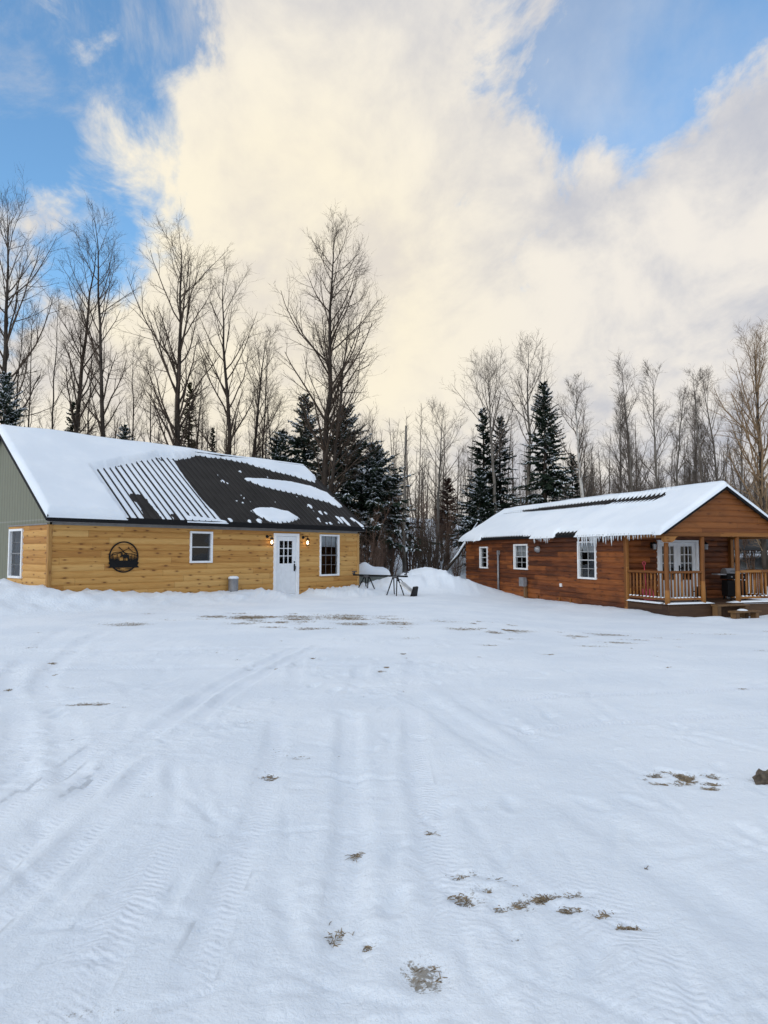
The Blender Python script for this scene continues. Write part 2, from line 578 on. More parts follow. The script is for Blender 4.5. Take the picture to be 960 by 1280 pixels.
def glass_mat(name, tint=(0.85, 0.9, 0.95)):
    m, n, l, b = new_mat(name)
    n.remove(b)
    out = n['Material Output']
    tr = N(n, 'ShaderNodeBsdfTransparent'); tr.inputs[0].default_value = (*tint, 1)
    gl = N(n, 'ShaderNodeBsdfGlossy'); gl.inputs['Roughness'].default_value = 0.02
    fr = N(n, 'ShaderNodeFresnel', i_IOR=1.5)
    f = mth(n, l, 'ADD', mth(n, l, 'MULTIPLY', fr.outputs[0], 1.15), 0.0, clamp=True)
    mx = N(n, 'ShaderNodeMixShader')
    l.new(f, mx.inputs[0]); l.new(tr.outputs[0], mx.inputs[1]); l.new(gl.outputs[0], mx.inputs[2])
    l.new(mx.outputs[0], out.inputs[0])
    return m


def bark_mat(name, dark, light, patch=0.5, scale=3.0):
    m, n, l, b = new_mat(name)
    tc = N(n, 'ShaderNodeTexCoord')
    mp = N(n, 'ShaderNodeMapping'); mp.inputs[3].default_value = (1, 1, 0.35)
    l.new(tc.outputs['Object'], mp.inputs[0])
    nz = N(n, 'ShaderNodeTexNoise', i_Scale=scale, i_Detail=6.0, i_Roughness=0.65)
    l.new(mp.outputs[0], nz.inputs[0])
    l.new(mixc(n, l, sstep(n, l, nz.outputs[0], patch - 0.15, patch + 0.15), dark, light), b.inputs['Base Color'])
    b.inputs['Roughness'].default_value = 0.9
    b.inputs['Specular IOR Level'].default_value = 0.15
    bp = N(n, 'ShaderNodeBump', i_Strength=0.5, i_Distance=0.03)
    l.new(nz.outputs[0], bp.inputs['Height']); l.new(bp.outputs[0], b.inputs['Normal'])
    return m


M = {}
M['ground'] = snow_mat('trampled_snow', True)
M['snow'] = snow_mat('settled_snow')
M['pine'] = wood('golden_pine_boards', [(0.38, 0.175, 0.042), (0.52, 0.275, 0.076), (0.60, 0.355, 0.12)], (0.13, 0.045, 0.012), 0.19, 3.4, 0.40, rnd=0.7)
M['pine_trim'] = wood('pine_trim', [(0.34, 0.17, 0.045), (0.48, 0.27, 0.09), (0.56, 0.35, 0.13)], (0.14, 0.05, 0.015), 0.5, 3.0, 0.25)
M['cedar'] = wood('stained_log_siding', [(0.055, 0.015, 0.0045), (0.165, 0.047, 0.012), (0.30, 0.096, 0.022)], (0.05, 0.012, 0.005), 0.185, 3.1, 0.25, stain=0.55, rnd=0.6)
M['cedar_gable'] = wood('stained_gable_boards', [(0.125, 0.038, 0.009), (0.20, 0.066, 0.015), (0.25, 0.090, 0.022)], (0.10, 0.03, 0.008), 0.185, 3.1, 0.25, stain=0.3, rnd=0.5)
M['log'] = wood('varnished_log', [(0.15, 0.053, 0.011), (0.235, 0.092, 0.02), (0.31, 0.135, 0.033)], (0.12, 0.04, 0.01), 0.4, 3.0, 0.3)
M['deckwood'] = wood('weathered_deck_boards', [(0.035, 0.016, 0.008), (0.055, 0.027, 0.013), (0.085, 0.045, 0.022)], (0.04, 0.02, 0.01), 0.14, 2.4, 0.2)
M['stepwood'] = wood('weathered_step_planks', [(0.10, 0.055, 0.025), (0.16, 0.09, 0.04), (0.22, 0.13, 0.06)], (0.06, 0.03, 0.015), 0.14, 2.4, 0.2)
M['roof'] = simple('black_ribbed_metal', (0.016, 0.014, 0.013), 0.5, 0.0, 0.3, 1.5, 0.08, 6, spec=0.18)
M['black'] = simple('black_metal', (0.008, 0.008, 0.009), 0.6, spec=0.15)
M['trim'] = simple('taupe_soffit', (0.19, 0.185, 0.18), 0.6)
M['white'] = simple('white_vinyl', (0.78, 0.79, 0.80), 0.4, var=0.04)
M['bars'] = simple('grey_white_bars', (0.5, 0.51, 0.52), 0.4, var=0.04)
M['bars_dim'] = simple('bronze_grey_bars', (0.17, 0.17, 0.175), 0.4, var=0.04)
M['door'] = simple('white_door_paint', (0.74, 0.76, 0.78), 0.45, var=0.04)
M['glass'] = glass_mat('window_glass')
M['grey'] = simple('grey_metal', (0.26, 0.26, 0.27), 0.5, 0.4, 0.15)
M['dkgrey'] = simple('dark_grey_plastic', (0.06, 0.06, 0.065), 0.5)
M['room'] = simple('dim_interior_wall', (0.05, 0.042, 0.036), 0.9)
M['blind'] = simple('pale_curtain_cloth', (0.55, 0.55, 0.54), 0.9, var=0.1, scale=14)
M['ice'] = None
M['bark'] = bark_mat('dark_bark', (0.026, 0.020, 0.016), (0.065, 0.052, 0.042))
M['twig'] = bark_mat('dark_twigs', (0.046, 0.033, 0.024), (0.09, 0.066, 0.05))
M['bark_grey'] = bark_mat('grey_aspen_bark', (0.075, 0.066, 0.055), (0.20, 0.18, 0.155), 0.45)
M['twig_grey'] = bark_mat('grey_twigs', (0.085, 0.068, 0.055), (0.17, 0.14, 0.115))
M['birch'] = bark_mat('white_birch_bark', (0.08, 0.07, 0.065), (0.58, 0.55, 0.50), 0.42, 5.0)
M['twig_tan'] = bark_mat('tan_twigs', (0.16, 0.105, 0.06), (0.32, 0.22, 0.13))
M['twig_red'] = bark_mat('reddish_brush_twigs', (0.10, 0.062, 0.045), (0.20, 0.135, 0.10))
M['rust'] = simple('rust_brown_needles', (0.075, 0.030, 0.02), 0.9, var=0.4, scale=3)


def needle_mat(name, a, b_):
    m, n, l, b = new_mat(name)
    tc = N(n, 'ShaderNodeTexCoord')
    nz = N(n, 'ShaderNodeTexNoise', i_Scale=1.6, i_Detail=4.0)
    l.new(tc.outputs['Object'], nz.inputs[0])
    l.new(mixc(n, l, sstep(n, l, nz.outputs[0], 0.35, 0.65), a, b_), b.inputs['Base Color'])
    b.inputs['Roughness'].default_value = 0.85
    b.inputs['Specular IOR Level'].default_value = 0.2
    return m


M['needle'] = needle_mat('dark_spruce_needles', (0.012, 0.022, 0.014), (0.030, 0.048, 0.028))
M['needle_olive'] = needle_mat('olive_pine_needles', (0.035, 0.035, 0.012), (0.075, 0.068, 0.025))


def ice_mat():
    m, n, l, b = new_mat('clear_icicle_ice')
    b.inputs['Base Color'].default_value = (0.75, 0.80, 0.84, 1)
    b.inputs['Roughness'].default_value = 0.15
    b.inputs['Transmission Weight'].default_value = 0.35
    b.inputs['IOR'].default_value = 1.31
    return m


M['ice'] = ice_mat()


# ------------------------------------------------------------------ ground
LX, LY, LA, LZ = -8.995, 18.72, R(48.2), 0.14        # pine cabin: near left corner, heading, ground height
KX, KY, KZ = 8.4, 20.7, -0.28                        # stained cabin: porch corner
KA = math.atan2(0.33, 1)


def local(x, y, ox, oy, a):
    dx, dy = x - ox, y - oy
    return dx * math.cos(a) + dy * math.sin(a), -dx * math.sin(a) + dy * math.cos(a)


def G(x, y, fine=True):
    """height of the snow surface"""
    x, y = np.asarray(x, float), np.asarray(y, float)
    z = 0.10 * smooth(-x, -2, 5) * smooth(y, 9, 17)
    z = z - 0.29 * smooth(x, 1, 6) * smooth(y, 9, 18)
    _s, _b = local(x, y, KX, KY, KA)
    z = z - 0.10 * np.exp(-((_b + 0.35) / 0.5) ** 2) * smooth(_s, 0.5, 1.2) * (1 - smooth(_s, 3.2, 4.2))
    # slope rising behind the yard
    rise = smooth(y + 0.25 * np.abs(x - 3), 38, 64)
    z = z + (4.9 - 1.6 * smooth(x, 8, 22)) * rise + 0.03 * np.maximum(y - 64, 0)
    z = z + 0.45 * rise * fbm(x * 0.12, y * 0.12, 41, 3)
    # bank against the pine cabin
    u, v = local(x, y, LX, LY, LA)
    n = fbm(u * 0.9, v * 0.9, 5, 4)
    along = smooth(u, -1.5, -0.3) * (1 - smooth(u, 11.5, 12.6))
    gap = smooth(u, 7.0, 7.7) * (1 - smooth(u, 8.8, 9.5))
    prof = smooth(v, -2.3, -0.35) * (1 - smooth(v, 0.1, 0.5))
    z = z + along * prof * (0.27 + 0.28 * n) * (1 - gap * 0.92)
    # shovelled heap at its left corner
    for hx, hy, hr, hh in ((-1.3, -0.3, 0.9, 0.42), (-1.0, 1.2, 1.2, 0.36), (0.4, -0.6, 0.8, 0.16), (-2.6, 0.3, 1.3, 0.42), (1.6, -0.7, 0.9, 0.10)):
        z = z + hh * np.exp(-((u - hx) ** 2 + (v - hy) ** 2) / hr ** 2) * (1 + 1.1 * fbm(u * 1.7, v * 1.7, 8, 3))
    # ploughed pile between the cabins
    for hx, hy, rx, ry, hh in ((1.9, 29.6, 1.5, 1.4, 0.62), (3.2, 30.3, 1.7, 1.5, 0.42), (0.7, 29.0, 1.2, 1.0, 0.30), (-0.4, 28.6, 1.5, 1.0, 0.22)):
        z = z + hh * np.exp(-(((x - hx) / rx) ** 2 + ((y - hy) / ry) ** 2) ** 1.2) * (1 + 1.0 * fbm(x * 1.3, y * 1.3, 9, 4))
    # low bank along the stained cabin
    s, b = local(x, y, KX, KY, KA)
    z = z + 0.10 * smooth(s, -1.6, -0.2) * (1 - smooth(s, 0.0, 0.3)) * smooth(b, -1, 1) * (1 - smooth(b, 13, 15)) * (1 + 1.2 * fbm(x, y, 11, 3))
    z = z + 0.09 * np.exp(-((b + 1.0) / 0.4) ** 2) * smooth(s, -1, 0.5) * (1 - 0.9 * smooth(s, 0.9, 1.4) * (1 - smooth(s, 3.0, 3.6))) * (1 + 1.4 * fbm(x * 1.3, y * 1.3, 12, 3))
    if fine:
        near = 1 - smooth(np.hypot(x, y), 25, 45)
        z = z + near * (0.04 * fbm(x * 0.45, y * 0.45, 1, 3) + 0.02 * fbm(x * 1.7, y * 1.7, 2, 3))
    return z


def gz(x, y):
    return float(G(np.array([x]), np.array([y]))[0])


# wheel tracks: polylines in metres on the yard, (points, width, depth, tread)
TRACKS = [
    ([(-2.0, 0.5), (-1.98, 2.8), (-1.97, 3.7), (-2.02, 4.8), (-2.05, 5.8), (-1.95, 8.7), (-1.3, 12.5)], 0.20, 0.032, 1.0),
    ([(-1.72, 0.5), (-1.70, 2.8), (-1.69, 3.7), (-1.75, 4.8), (-1.79, 5.8), (-1.68, 8.7), (-1.0, 12.5)], 0.17, 0.024, 0.9),
    ([(-2.35, 0.5), (-2.33, 2.8), (-2.32, 3.7), (-2.36, 4.8), (-2.4, 5.8), (-2.3, 8.0)], 0.16, 0.012, 0.8),
    ([(-0.70, 1.0), (-0.72, 3.0), (-0.85, 5.0), (-1.1, 8.0), (-1.3, 12.0)], 0.18, 0.014, 0.6),
    ([(-0.10, 1.0), (-0.14, 2.7), (-0.20, 4.2), (-0.30, 6.0), (-0.36, 8.0), (-0.3, 11.0)], 0.20, 0.026, 0.25),
    ([(0.30, 1.0), (0.30, 3.0), (0.26, 5.0), (0.30, 8.0), (0.5, 12.0)], 0.20, 0.016, 0.6),
    ([(1.95, 1.0), (1.62, 2.6), (1.52, 3.2), (1.35, 3.9), (1.05, 5.2), (0.55, 7.2), (-0.2, 10.5)], 0.30, 0.024, 0.0),
    ([(2.75, 1.4), (2.25, 2.7), (2.02, 3.4), (1.72, 4.3), (1.4, 5.4), (0.95, 7.4), (0.3, 10.5)], 0.24, 0.011, 0.3),
    ([(0.9, 6.2), (1.8, 6.6), (3.0, 6.9), (5.5, 7.3), (9.0, 8.2)], 0.22, 0.007, 1.0),
    ([(1.0, 7.6), (1.9, 7.9), (3.2, 8.1), (5.5, 8.6), (9.0, 9.6)], 0.22, 0.007, 1.0),
    ([(-2.3, 4.6), (-2.65, 5.1), (-3.6, 6.9), (-4.9, 9.3), (-6.0, 12.5), (-6.6, 15)], 0.24, 0.018, 0.5),
    ([(-1.9, 4.5), (-2.3, 5.2), (-3.1, 6.8), (-4.2, 8.7), (-5.2, 12.0), (-5.7, 15)], 0.26, 0.022, 0.5),
    ([(-7.0, 9.3), (-4.5, 9.7), (-2.0, 9.9), (1.0, 10.5), (5.0, 11.8)], 0.30, 0.014, 0.6),
    ([(-7.0, 11.0), (-4.5, 11.4), (-2.0, 11.7), (1.0, 12.4), (5.0, 13.8)], 0.30, 0.014, 0.6),
    ([(-1.25, 4.0), (-1.4, 4.6), (-1.6, 5.3), (-1.95, 6.4)], 0.10, 0.022, 0.0),
    ([(-1.1, 4.5), (-1.3, 5.3), (-1.5, 6.0)], 0.09, 0.018, 0.0),
    ([(0.9, 1.0), (0.95, 2.7), (0.9, 3.1), (0.8, 4.5)], 0.5, 0.006, 1.0),
    ([(0.55, 1.0), (0.45, 2.6), (0.35, 3.0), (0.2, 4.2)], 0.4, 0.006, 1.0),
    ([(-1.2, 1.0), (-1.15, 2.8), (-1.2, 3.6), (-1.35, 4.8)], 0.3, 0.008, 1.0),
]
# bare spots: x, y, half-size x, half-size y, strength
BARE = [(0.16, 2.76, 0.085, 0.11, 0.60), (-0.21, 3.05, 0.05, 0.045, 0.50), (2.12, 5.0, 0.12, 0.12, 0.46),
        (1.85, 5.05, 0.05, 0.06, 0.42), (-0.8, 5.1, 0.12, 0.10, 0.42), (-0.68, 5.6, 0.16, 0.12, 0.40), (-0.58, 4.85, 0.12, 0.08, 0.35),
        (-1.3, 6.7, 0.10, 0.12, 0.38), (0.62, 4.5, 0.06, 0.10, 0.36), (-3.15, 7.5, 0.30, 0.10, 0.55), (-3.7, 8.4, 0.20, 0.08, 0.42), (-2.7, 7.35, 0.12, 0.08, 0.4),
        (-5.5, 15.0, 0.75, 0.28, 0.52), (-3.2, 16.6, 0.7, 0.5, 0.52), (-1.9, 16.8, 0.8, 0.45, 0.50), (-1.0, 17.2, 0.8, 0.7, 0.52),
        (-0.6, 15.6, 0.6, 0.35, 0.50), (-1.6, 14.6, 0.5, 0.25, 0.46), (0.3, 17.0, 0.8, 0.4, 0.38), (1.5, 16.6, 0.8, 0.4, 0.38), (1.6, 15.0, 0.5, 0.3, 0.46), (2.3, 14.6, 0.3, 0.25, 0.5),
        (2.9, 15.2, 0.5, 0.25, 0.5), (4.0, 14.6, 0.4, 0.2, 0.5), (4.6, 13.6, 0.5, 0.2, 0.5), (5.0, 15.6, 0.7, 0.25, 0.50), (3.7, 12.6, 0.6, 0.16, 0.42),
        (9.6, 16.9, 0.7, 0.25, 0.5), (7.8, 16.2, 0.6, 0.2, 0.4), (0.5, 13.2, 0.3, 0.2, 0.36), (0.9, 12.0, 0.3, 0.12, 0.32), (6.6, 12.0, 0.5, 0.14, 0.36),
        (-0.05, 2.45, 0.05, 0.05, 0.36), (-0.95, 2.5, 0.2, 0.10, 0.34), (5.4, 15.8, 1.6, 0.6, 0.2), (-1, 16.4, 3.0, 1.4, 0.20), (2.0, 16.0, 2.5, 1.2, 0.16)]
_r = random.Random(8)
for _i in range(22):
    _t = _r.random()
    BARE.append((0.36 + 0.78 * _t, 3.46 - 0.30 * _t + _r.uniform(-0.14, 0.14), _r.uniform(0.04, 0.095), _r.uniform(0.025, 0.065), _r.uniform(0.40, 0.58)))
for _i in range(46):      # crumbs of soil and grass scattered over the yard
    _y = 2.5 + 11 * _r.random() ** 1.3
    BARE.append((_r.uniform(-0.5, 0.55) * (_y + 1), _y, _r.uniform(0.012, 0.03) * (0.6 + _y / 6), _r.uniform(0.012, 0.03) * (0.6 + _y / 6), _r.uniform(0.36, 0.56)))
for _i in range(16):
    BARE.append((2.15 + _r.gauss(0, 0.22), 5.03 + _r.gauss(0, 0.11), _r.uniform(0.05, 0.11), _r.uniform(0.04, 0.09), _r.uniform(0.38, 0.56)))
for _i in range(40):      # scraped turf in front of the doors
    BARE.append((_r.gauss(-1.4, 1.5), _r.gauss(16.6, 0.8), _r.uniform(0.2, 0.65), _r.uniform(0.10, 0.28), _r.uniform(0.34, 0.54)))
for _i in range(26):
    BARE.append((_r.gauss(3.4, 1.6), _r.gauss(15.0, 1.0), _r.uniform(0.1, 0.35), _r.uniform(0.06, 0.14), _r.uniform(0.30, 0.50)))


def graded(lo, hi, a, b, step, grow):
    """1-D coordinates: even between a and b, coarsening outwards to lo and hi"""
    mid = np.arange(a, b, step)
    out, s, p = [], step, b
    while p < hi:
        out.append(p); s *= grow; p += s
    left, s, p = [], step, a
    while p > lo:
        s *= grow; p -= s
        left.append(p)
    return np.array(left[::-1] + list(mid) + out + [hi])


def build_ground():
    xs = graded(-260, 260, -3.4, 3.4, 0.03, 1.022)
    ys = graded(-40, 420, 2.2, 6.0, 0.026, 1.0125)
    X, Y = np.meshgrid(xs, ys)
    x, y = X.ravel(), Y.ravel()
    z = G(x, y)
    act = (np.abs(x) < 12) & (y > -1) & (y < 20)
    tread, tal, tac = np.zeros_like(x), np.zeros_like(x), np.zeros_like(x)
    dz = np.zeros_like(x)
    xa, ya = x[act], y[act]
    wx = 0.10 * fbm(xa * 0.9, ya * 0.9, 21, 2)
    best = np.zeros_like(xa)
    ra_t, ra_l, ra_c, ra_z = (np.zeros_like(xa) for _ in range(4))
    for pts, w, dep, trd in TRACKS:
        p = np.array(pts, float)
        # Catmull-Rom resample
        q = []
        e = np.vstack([2 * p[0] - p[1], p, 2 * p[-1] - p[-2]])
        for i in range(1, len(e) - 2):
            for t in np.linspace(0, 1, 8, endpoint=False):
                a, b, c, d = e[i - 1], e[i], e[i + 1], e[i + 2]
                q.append(0.5 * ((2 * b) + (-a + c) * t + (2 * a - 5 * b + 4 * c - d) * t * t + (-a + 3 * b - 3 * c + d) * t ** 3))
        q.append(p[-1])
        q = np.array(q)
        D = np.full(xa.shape, 9.0); S = np.zeros_like(xa); A = np.zeros_like(xa)
        s0 = 0
        for i in range(len(q) - 1):
            ex, ey = q[i + 1] - q[i]
            L = math.hypot(ex, ey)
            t = ((xa + wx - q[i, 0]) * ex + (ya - q[i, 1]) * ey) / L ** 2
            tc = np.clip(t, 0, 1)
            dx, dy = xa + wx - q[i, 0] - tc * ex, ya - q[i, 1] - tc * ey
            dd = np.hypot(dx, dy)
            k = dd < D
            D[k] = dd[k]; S[k] = (s0 + tc * L)[k]; A[k] = ((ex * dy - ey * dx) / L)[k]
            s0 += L
        fade = smooth(S, 0, 0.5) * (1 - smooth(S, s0 - 2.0, s0))
        fade = fade * smooth(fbm(xa * 0.8 + 3 * w, ya * 0.8, 31, 3), -0.30, 0.16)
        inn = (1 - smooth(D, w * 0.26, w * 0.62)) * fade
        berm = np.exp(-((D - w * 0.8) / (w * 0.22)) ** 2) * fade * (0.4 + 1.6 * np.clip(fbm(xa * 3, ya * 3, 33, 3) + 0.4, 0, 1))
        ra_z += -dep * inn + dep * 0.30 * berm
        m = inn * trd
        k = m > ra_t
        ra_t[k] = m[k]; ra_l[k] = S[k]; ra_c[k] = A[k]
    dz[act] = 1.0 * ra_z
    tread[act], tal[act], tac[act] = ra_t, ra_l, ra_c
    # scrapes, ski-like gouges and clods left by vehicles and boots
    rs = np.random.default_rng(15)
    dz_all = np.zeros_like(x)
    for i in range(230):
        d0 = 2.4 + 12 * rs.random() ** 1.4
        cx, cy = rs.uniform(-0.62, 0.62) * (d0 + 0.6), d0
        an = rs.normal(0, 0.5) + (0 if rs.random() < 0.75 else 1.3)
        ln, wd, dp = rs.uniform(0.15, 0.75), rs.uniform(0.018, 0.05) * (0.7 + d0 / 10), rs.uniform(0.006, 0.018)
        k = act & (np.abs(x - cx) < ln * 1.2) & (np.abs(y - cy) < ln * 1.2)
        u = (x[k] - cx) * math.cos(an) + (y[k] - cy) * math.sin(an) * -1 + 0.04 * fbm(x[k] * 5, y[k] * 5, 91, 2)
        v = (x[k] - cx) * math.sin(an) + (y[k] - cy) * math.cos(an)
        e = np.exp(-(u / wd) ** 2) - 0.55 * np.exp(-((np.abs(u) - 1.7 * wd) / (0.6 * wd)) ** 2)
        dz_all[k] -= dp * e * (1 - smooth(np.abs(v), ln * 0.35, ln)) * (0.6 + 0.8 * vnoise(v * 14, u * 3, 5))
    for i in range(900):
        d0 = 2.3 + 9 * rs.random() ** 1.6
        cx, cy = rs.uniform(-0.62, 0.62) * (d0 + 0.6), d0
        r = rs.uniform(0.012, 0.035) * (0.8 + d0 / 14)
        j0, j1 = np.searchsorted(ys, [cy - 2 * r, cy + 2 * r])
        i0, i1 = np.searchsorted(xs, [cx - 2 * r, cx + 2 * r])
        if j1 <= j0 or i1 <= i0: continue
        jj, ii = np.meshgrid(np.arange(j0, j1), np.arange(i0, i1), indexing='ij')
        kk = (jj * len(xs) + ii).ravel()
        q = ((x[kk] - cx) / r) ** 2 + ((y[kk] - cy) / (r * 0.8)) ** 2
        dz_all[kk] += r * rs.uniform(0.25, 0.6) * np.clip(1 - q, 0, 1) ** 0.6
    dz += 0.55 * dz_all
    # footprints and crumbs
    churn = np.zeros_like(x)
    cn = smooth(fbm(xa * 0.7 + 5, ya * 0.7, 51, 4), 0.02, 0.26)
    churn[act] = cn * (1 - 0.8 * ra_t)
    lump = np.abs(fbm(xa * 5.5, ya * 5.5, 53, 4))
    dz[act] += cn * (0.055 * lump - 0.006) * (1 - ra_t)
    rg = np.random.default_rng(5)
    for i in range(60):
        fx, fy = rg.uniform(-3.5, 3.5), rg.uniform(2.4, 11)
        a = rg.uniform(-0.6, 0.6)
        k = act & (np.abs(x - fx) < 0.4) & (np.abs(y - fy) < 0.4)
        u, v = (x[k] - fx) * math.cos(a) - (y[k] - fy) * math.sin(a), (x[k] - fx) * math.sin(a) + (y[k] - fy) * math.cos(a)
        e = (u / 0.055) ** 2 + (v / 0.14) ** 2
        dz[k] += rg.uniform(0.008, 0.022) * (-np.exp(-e ** 2) + 0.35 * np.exp(-(np.sqrt(e) - 1.35) ** 2 / 0.05))
    z = z + dz
    # churned lumps on the banks
    u, v = local(x, y, LX, LY, LA)
    bank = smooth(v, -2.6, -1.0) * (1 - smooth(v, 0.6, 2.2)) * smooth(u, -5, -3) * (1 - smooth(u, 12.5, 13.5)) * (1 - smooth(u, 7.2, 7.6) * (1 - smooth(u, 8.9, 9.3)))
    z = z + bank * (0.36 * np.abs(fbm(x * 3.4, y * 3.4, 61, 5, 0.6)) - 0.03)
    churn = np.maximum(churn, bank)
    # bare spots sit a little lower
    dirt = np.zeros_like(x)
    for bx, by, rx, ry, s in BARE:
        if by > 11: ry *= 1.9; rx *= 1.2; s *= 1.05
        else: rx *= 1.35; ry *= 1.35
        k = (np.abs(x - bx) < 3.2 * rx) & (np.abs(y - by) < 3.2 * ry)
        dirt[k] = np.maximum(dirt[k], s * np.exp(-((x[k] - bx) / rx) ** 2 - ((y[k] - by) / ry) ** 2))
    z = z - 0.02 * smooth(dirt, 0.2, 0.5)
    nx, ny = len(xs), len(ys)
    i = (np.arange(ny - 1)[:, None] * nx + np.arange(nx - 1)[None, :]).ravel()
    F = np.stack([i, i + 1, i + nx + 1, i + nx], 1)
    o = mesh_np('ground', np.stack([x, y, z], 1), F4=F, mat=M['ground'], smooth=True,
                attrs={'dirt': dirt, 'churn': churn, 'tread': tread, 'tread_along': tal, 'tread_across': tac})
    tag(o, kind='structure')


build_ground()


# ------------------------------------------------------------------ building helpers (local frame: x along a wall, -y outwards)
class Frame:
    """wall frame: origin, unit vector along the wall, outward unit vector"""

    def __init__(self, o, ux, out):
        self.o, self.ux, self.out = Vector(o), Vector(ux), Vector(out)

    def p(self, u, w, z):
        return self.o + self.ux * u + self.out * w + Vector((0, 0, z))


def board_wall(fr, u0, u1, z0, z1, openings, course, bulge, thick=0.14, zoff=0.0, span=None, flat_inner=True):
    """lapped boards as a ridged sheet with real openings, plus an inner skin"""
    mb = MB()
    zs = set([z0, z1])
    k = math.floor((z0 - zoff) / course)
    prof = [(0.0, -0.012), (0.05, 0.35), (0.25, 0.85), (0.55, 1.0), (0.8, 0.8), (0.95, 0.3)]
    zz = []
    z = zoff + k * course
    while z < z1:
        for a, h in prof:
            t = z + a * course
            if z0 <= t <= z1:
                zz.append((t, h * bulge))
        z += course
    zz.append((z0, None)); zz.append((z1, None))
    for (a, b, c, d) in openings:
        zz.append((c, None)); zz.append((d, None))
    zz = sorted(zz, key=lambda q: q[0])
    zz2 = []
    for t, h in zz:
        if zz2 and abs(zz2[-1][0] - t) < 1e-4:
            continue
        if h is None:
            f = ((t - zoff) / course) % 1.0
            h = float(np.interp(f, [p_[0] for p_ in prof] + [1.0], [p_[1] for p_ in prof] + [0.0])) * bulge
        zz2.append((t, h))
    us = sorted(set([u0, u1] + [q for o in openings for q in o[:2]]))
    for (za, ha), (zb, hb) in zip(zz2, zz2[1:]):
        zm = (za + zb) / 2
        for ua, ub in zip(us, us[1:]):
            um = (ua + ub) / 2
            if any(a < um < b and c < zm < d for a, b, c, d in openings):
                continue
            a0, a1, b0, b1 = ua, ub, ua, ub
            if span:
                la, ra = span(za); lb, rb = span(zb)
                a0, a1, b0, b1 = max(ua, la), min(ub, ra), max(ua, lb), min(ub, rb)
                if a1 <= a0 and b1 <= b0:
                    continue
                a1, b1 = max(a0, a1), max(b0, b1)
            mb.poly([fr.p(a0, ha, za), fr.p(a1, ha, za), fr.p(b1, hb, zb), fr.p(b0, hb, zb)],
                    [(a0, za - zoff), (a1, za - zoff), (b1, zb - zoff), (b0, zb - zoff)])
            if flat_inner:
                mb.poly([fr.p(a0, -thick, za), fr.p(b0, -thick, zb), fr.p(b1, -thick, zb), fr.p(a1, -thick, za)],
                        [(a0, za - zoff), (b0, zb - zoff), (b1, zb - zoff), (a1, za - zoff)])
    return mb


def fbox(mb, fr, u0, u1, w0, w1, z0, z1, bev=0.0):
    """box in a wall frame"""
    if (u1 - u0) >= (z1 - z0):
        mb.beam(fr.p(u0, (w0 + w1) / 2, (z0 + z1) / 2), fr.p(u1, (w0 + w1) / 2, (z0 + z1) / 2), abs(w1 - w0), z1 - z0, bev=bev)
    else:
        mb.beam(fr.p((u0 + u1) / 2, (w0 + w1) / 2, z0), fr.p((u0 + u1) / 2, (w0 + w1) / 2, z1), abs(w1 - w0), u1 - u0, up=fr.ux, bev=bev)


def window(fr, parent, u0, u1, z0, z1, cols, rows, fw=0.045, bulge=0.03, trim=None, curtain=None, sash=True, bars='bars'):
    """double-hung window: frame > sash bars, glass pane; opening is u0..u1, z0..z1"""
    f = MB()
    o, i = bulge + 0.035, -0.10
    fbox(f, fr, u0 - 0.02, u0 + fw, i, o, z0 - 0.02, z1 + 0.02, 0.006)
    fbox(f, fr, u1 - fw, u1 + 0.02, i, o, z0 - 0.02, z1 + 0.02, 0.006)
    fbox(f, fr, u0 + fw + 0.001, u1 - fw - 0.001, i, o, z1 - fw, z1 + 0.02, 0.006)
    fbox(f, fr, u0 + fw + 0.001, u1 - fw - 0.001, i, o + 0.012, z0 - 0.02, z0 + fw, 0.006)
    w = f.build('window', M['white'], parent)
    zm = (z0 + z1) / 2
    a, b, c, d = u0 + fw, u1 - fw, z0 + fw, z1 - fw
    m = MB()
    if sash:
        fbox(m, fr, a, b, -0.05, 0.018, zm - 0.018, zm + 0.018)
    for k in range(1, cols):
        u = a + (b - a) * k / cols
        fbox(m, fr, u - 0.006, u + 0.006, -0.035, -0.008, c, zm - 0.025)
        fbox(m, fr, u - 0.006, u + 0.006, -0.035, -0.008, zm + 0.025, d)
    nr = rows
    for half, (lo, hi) in enumerate(((c, zm), (zm, d))):
        for k in range(1, nr):
            z = lo + (hi - lo) * k / nr
            fbox(m, fr, a, b, -0.034, -0.009, z - 0.006, z + 0.006)
    m.build('sash_bars', M[bars], w)
    g = MB()
    g.poly([fr.p(a - .01, -0.022, c - .01), fr.p(b + .01, -0.022, c - .01), fr.p(b + .01, -0.022, d + .01), fr.p(a - .01, -0.022, d + .01)])
    g.build('pane', M['glass'], w)
    if curtain:
        cu = MB()
        lo, hi = c + (d - c) * curtain[0], c + (d - c) * curtain[1]
        n = 24
        for k in range(n):
            ua, ub = a + (b - a) * k / n, a + (b - a) * (k + 1) / n
            wa, wb = -0.13 + 0.012 * math.sin(k * 1.9), -0.13 + 0.012 * math.sin((k + 1) * 1.9)
            cu.poly([fr.p(ua, wa, lo), fr.p(ub, wb, lo), fr.p(ub, wb, hi), fr.p(ua, wa, hi)], None, True)
        cu.build('curtain', M['blind'], w)
    return w


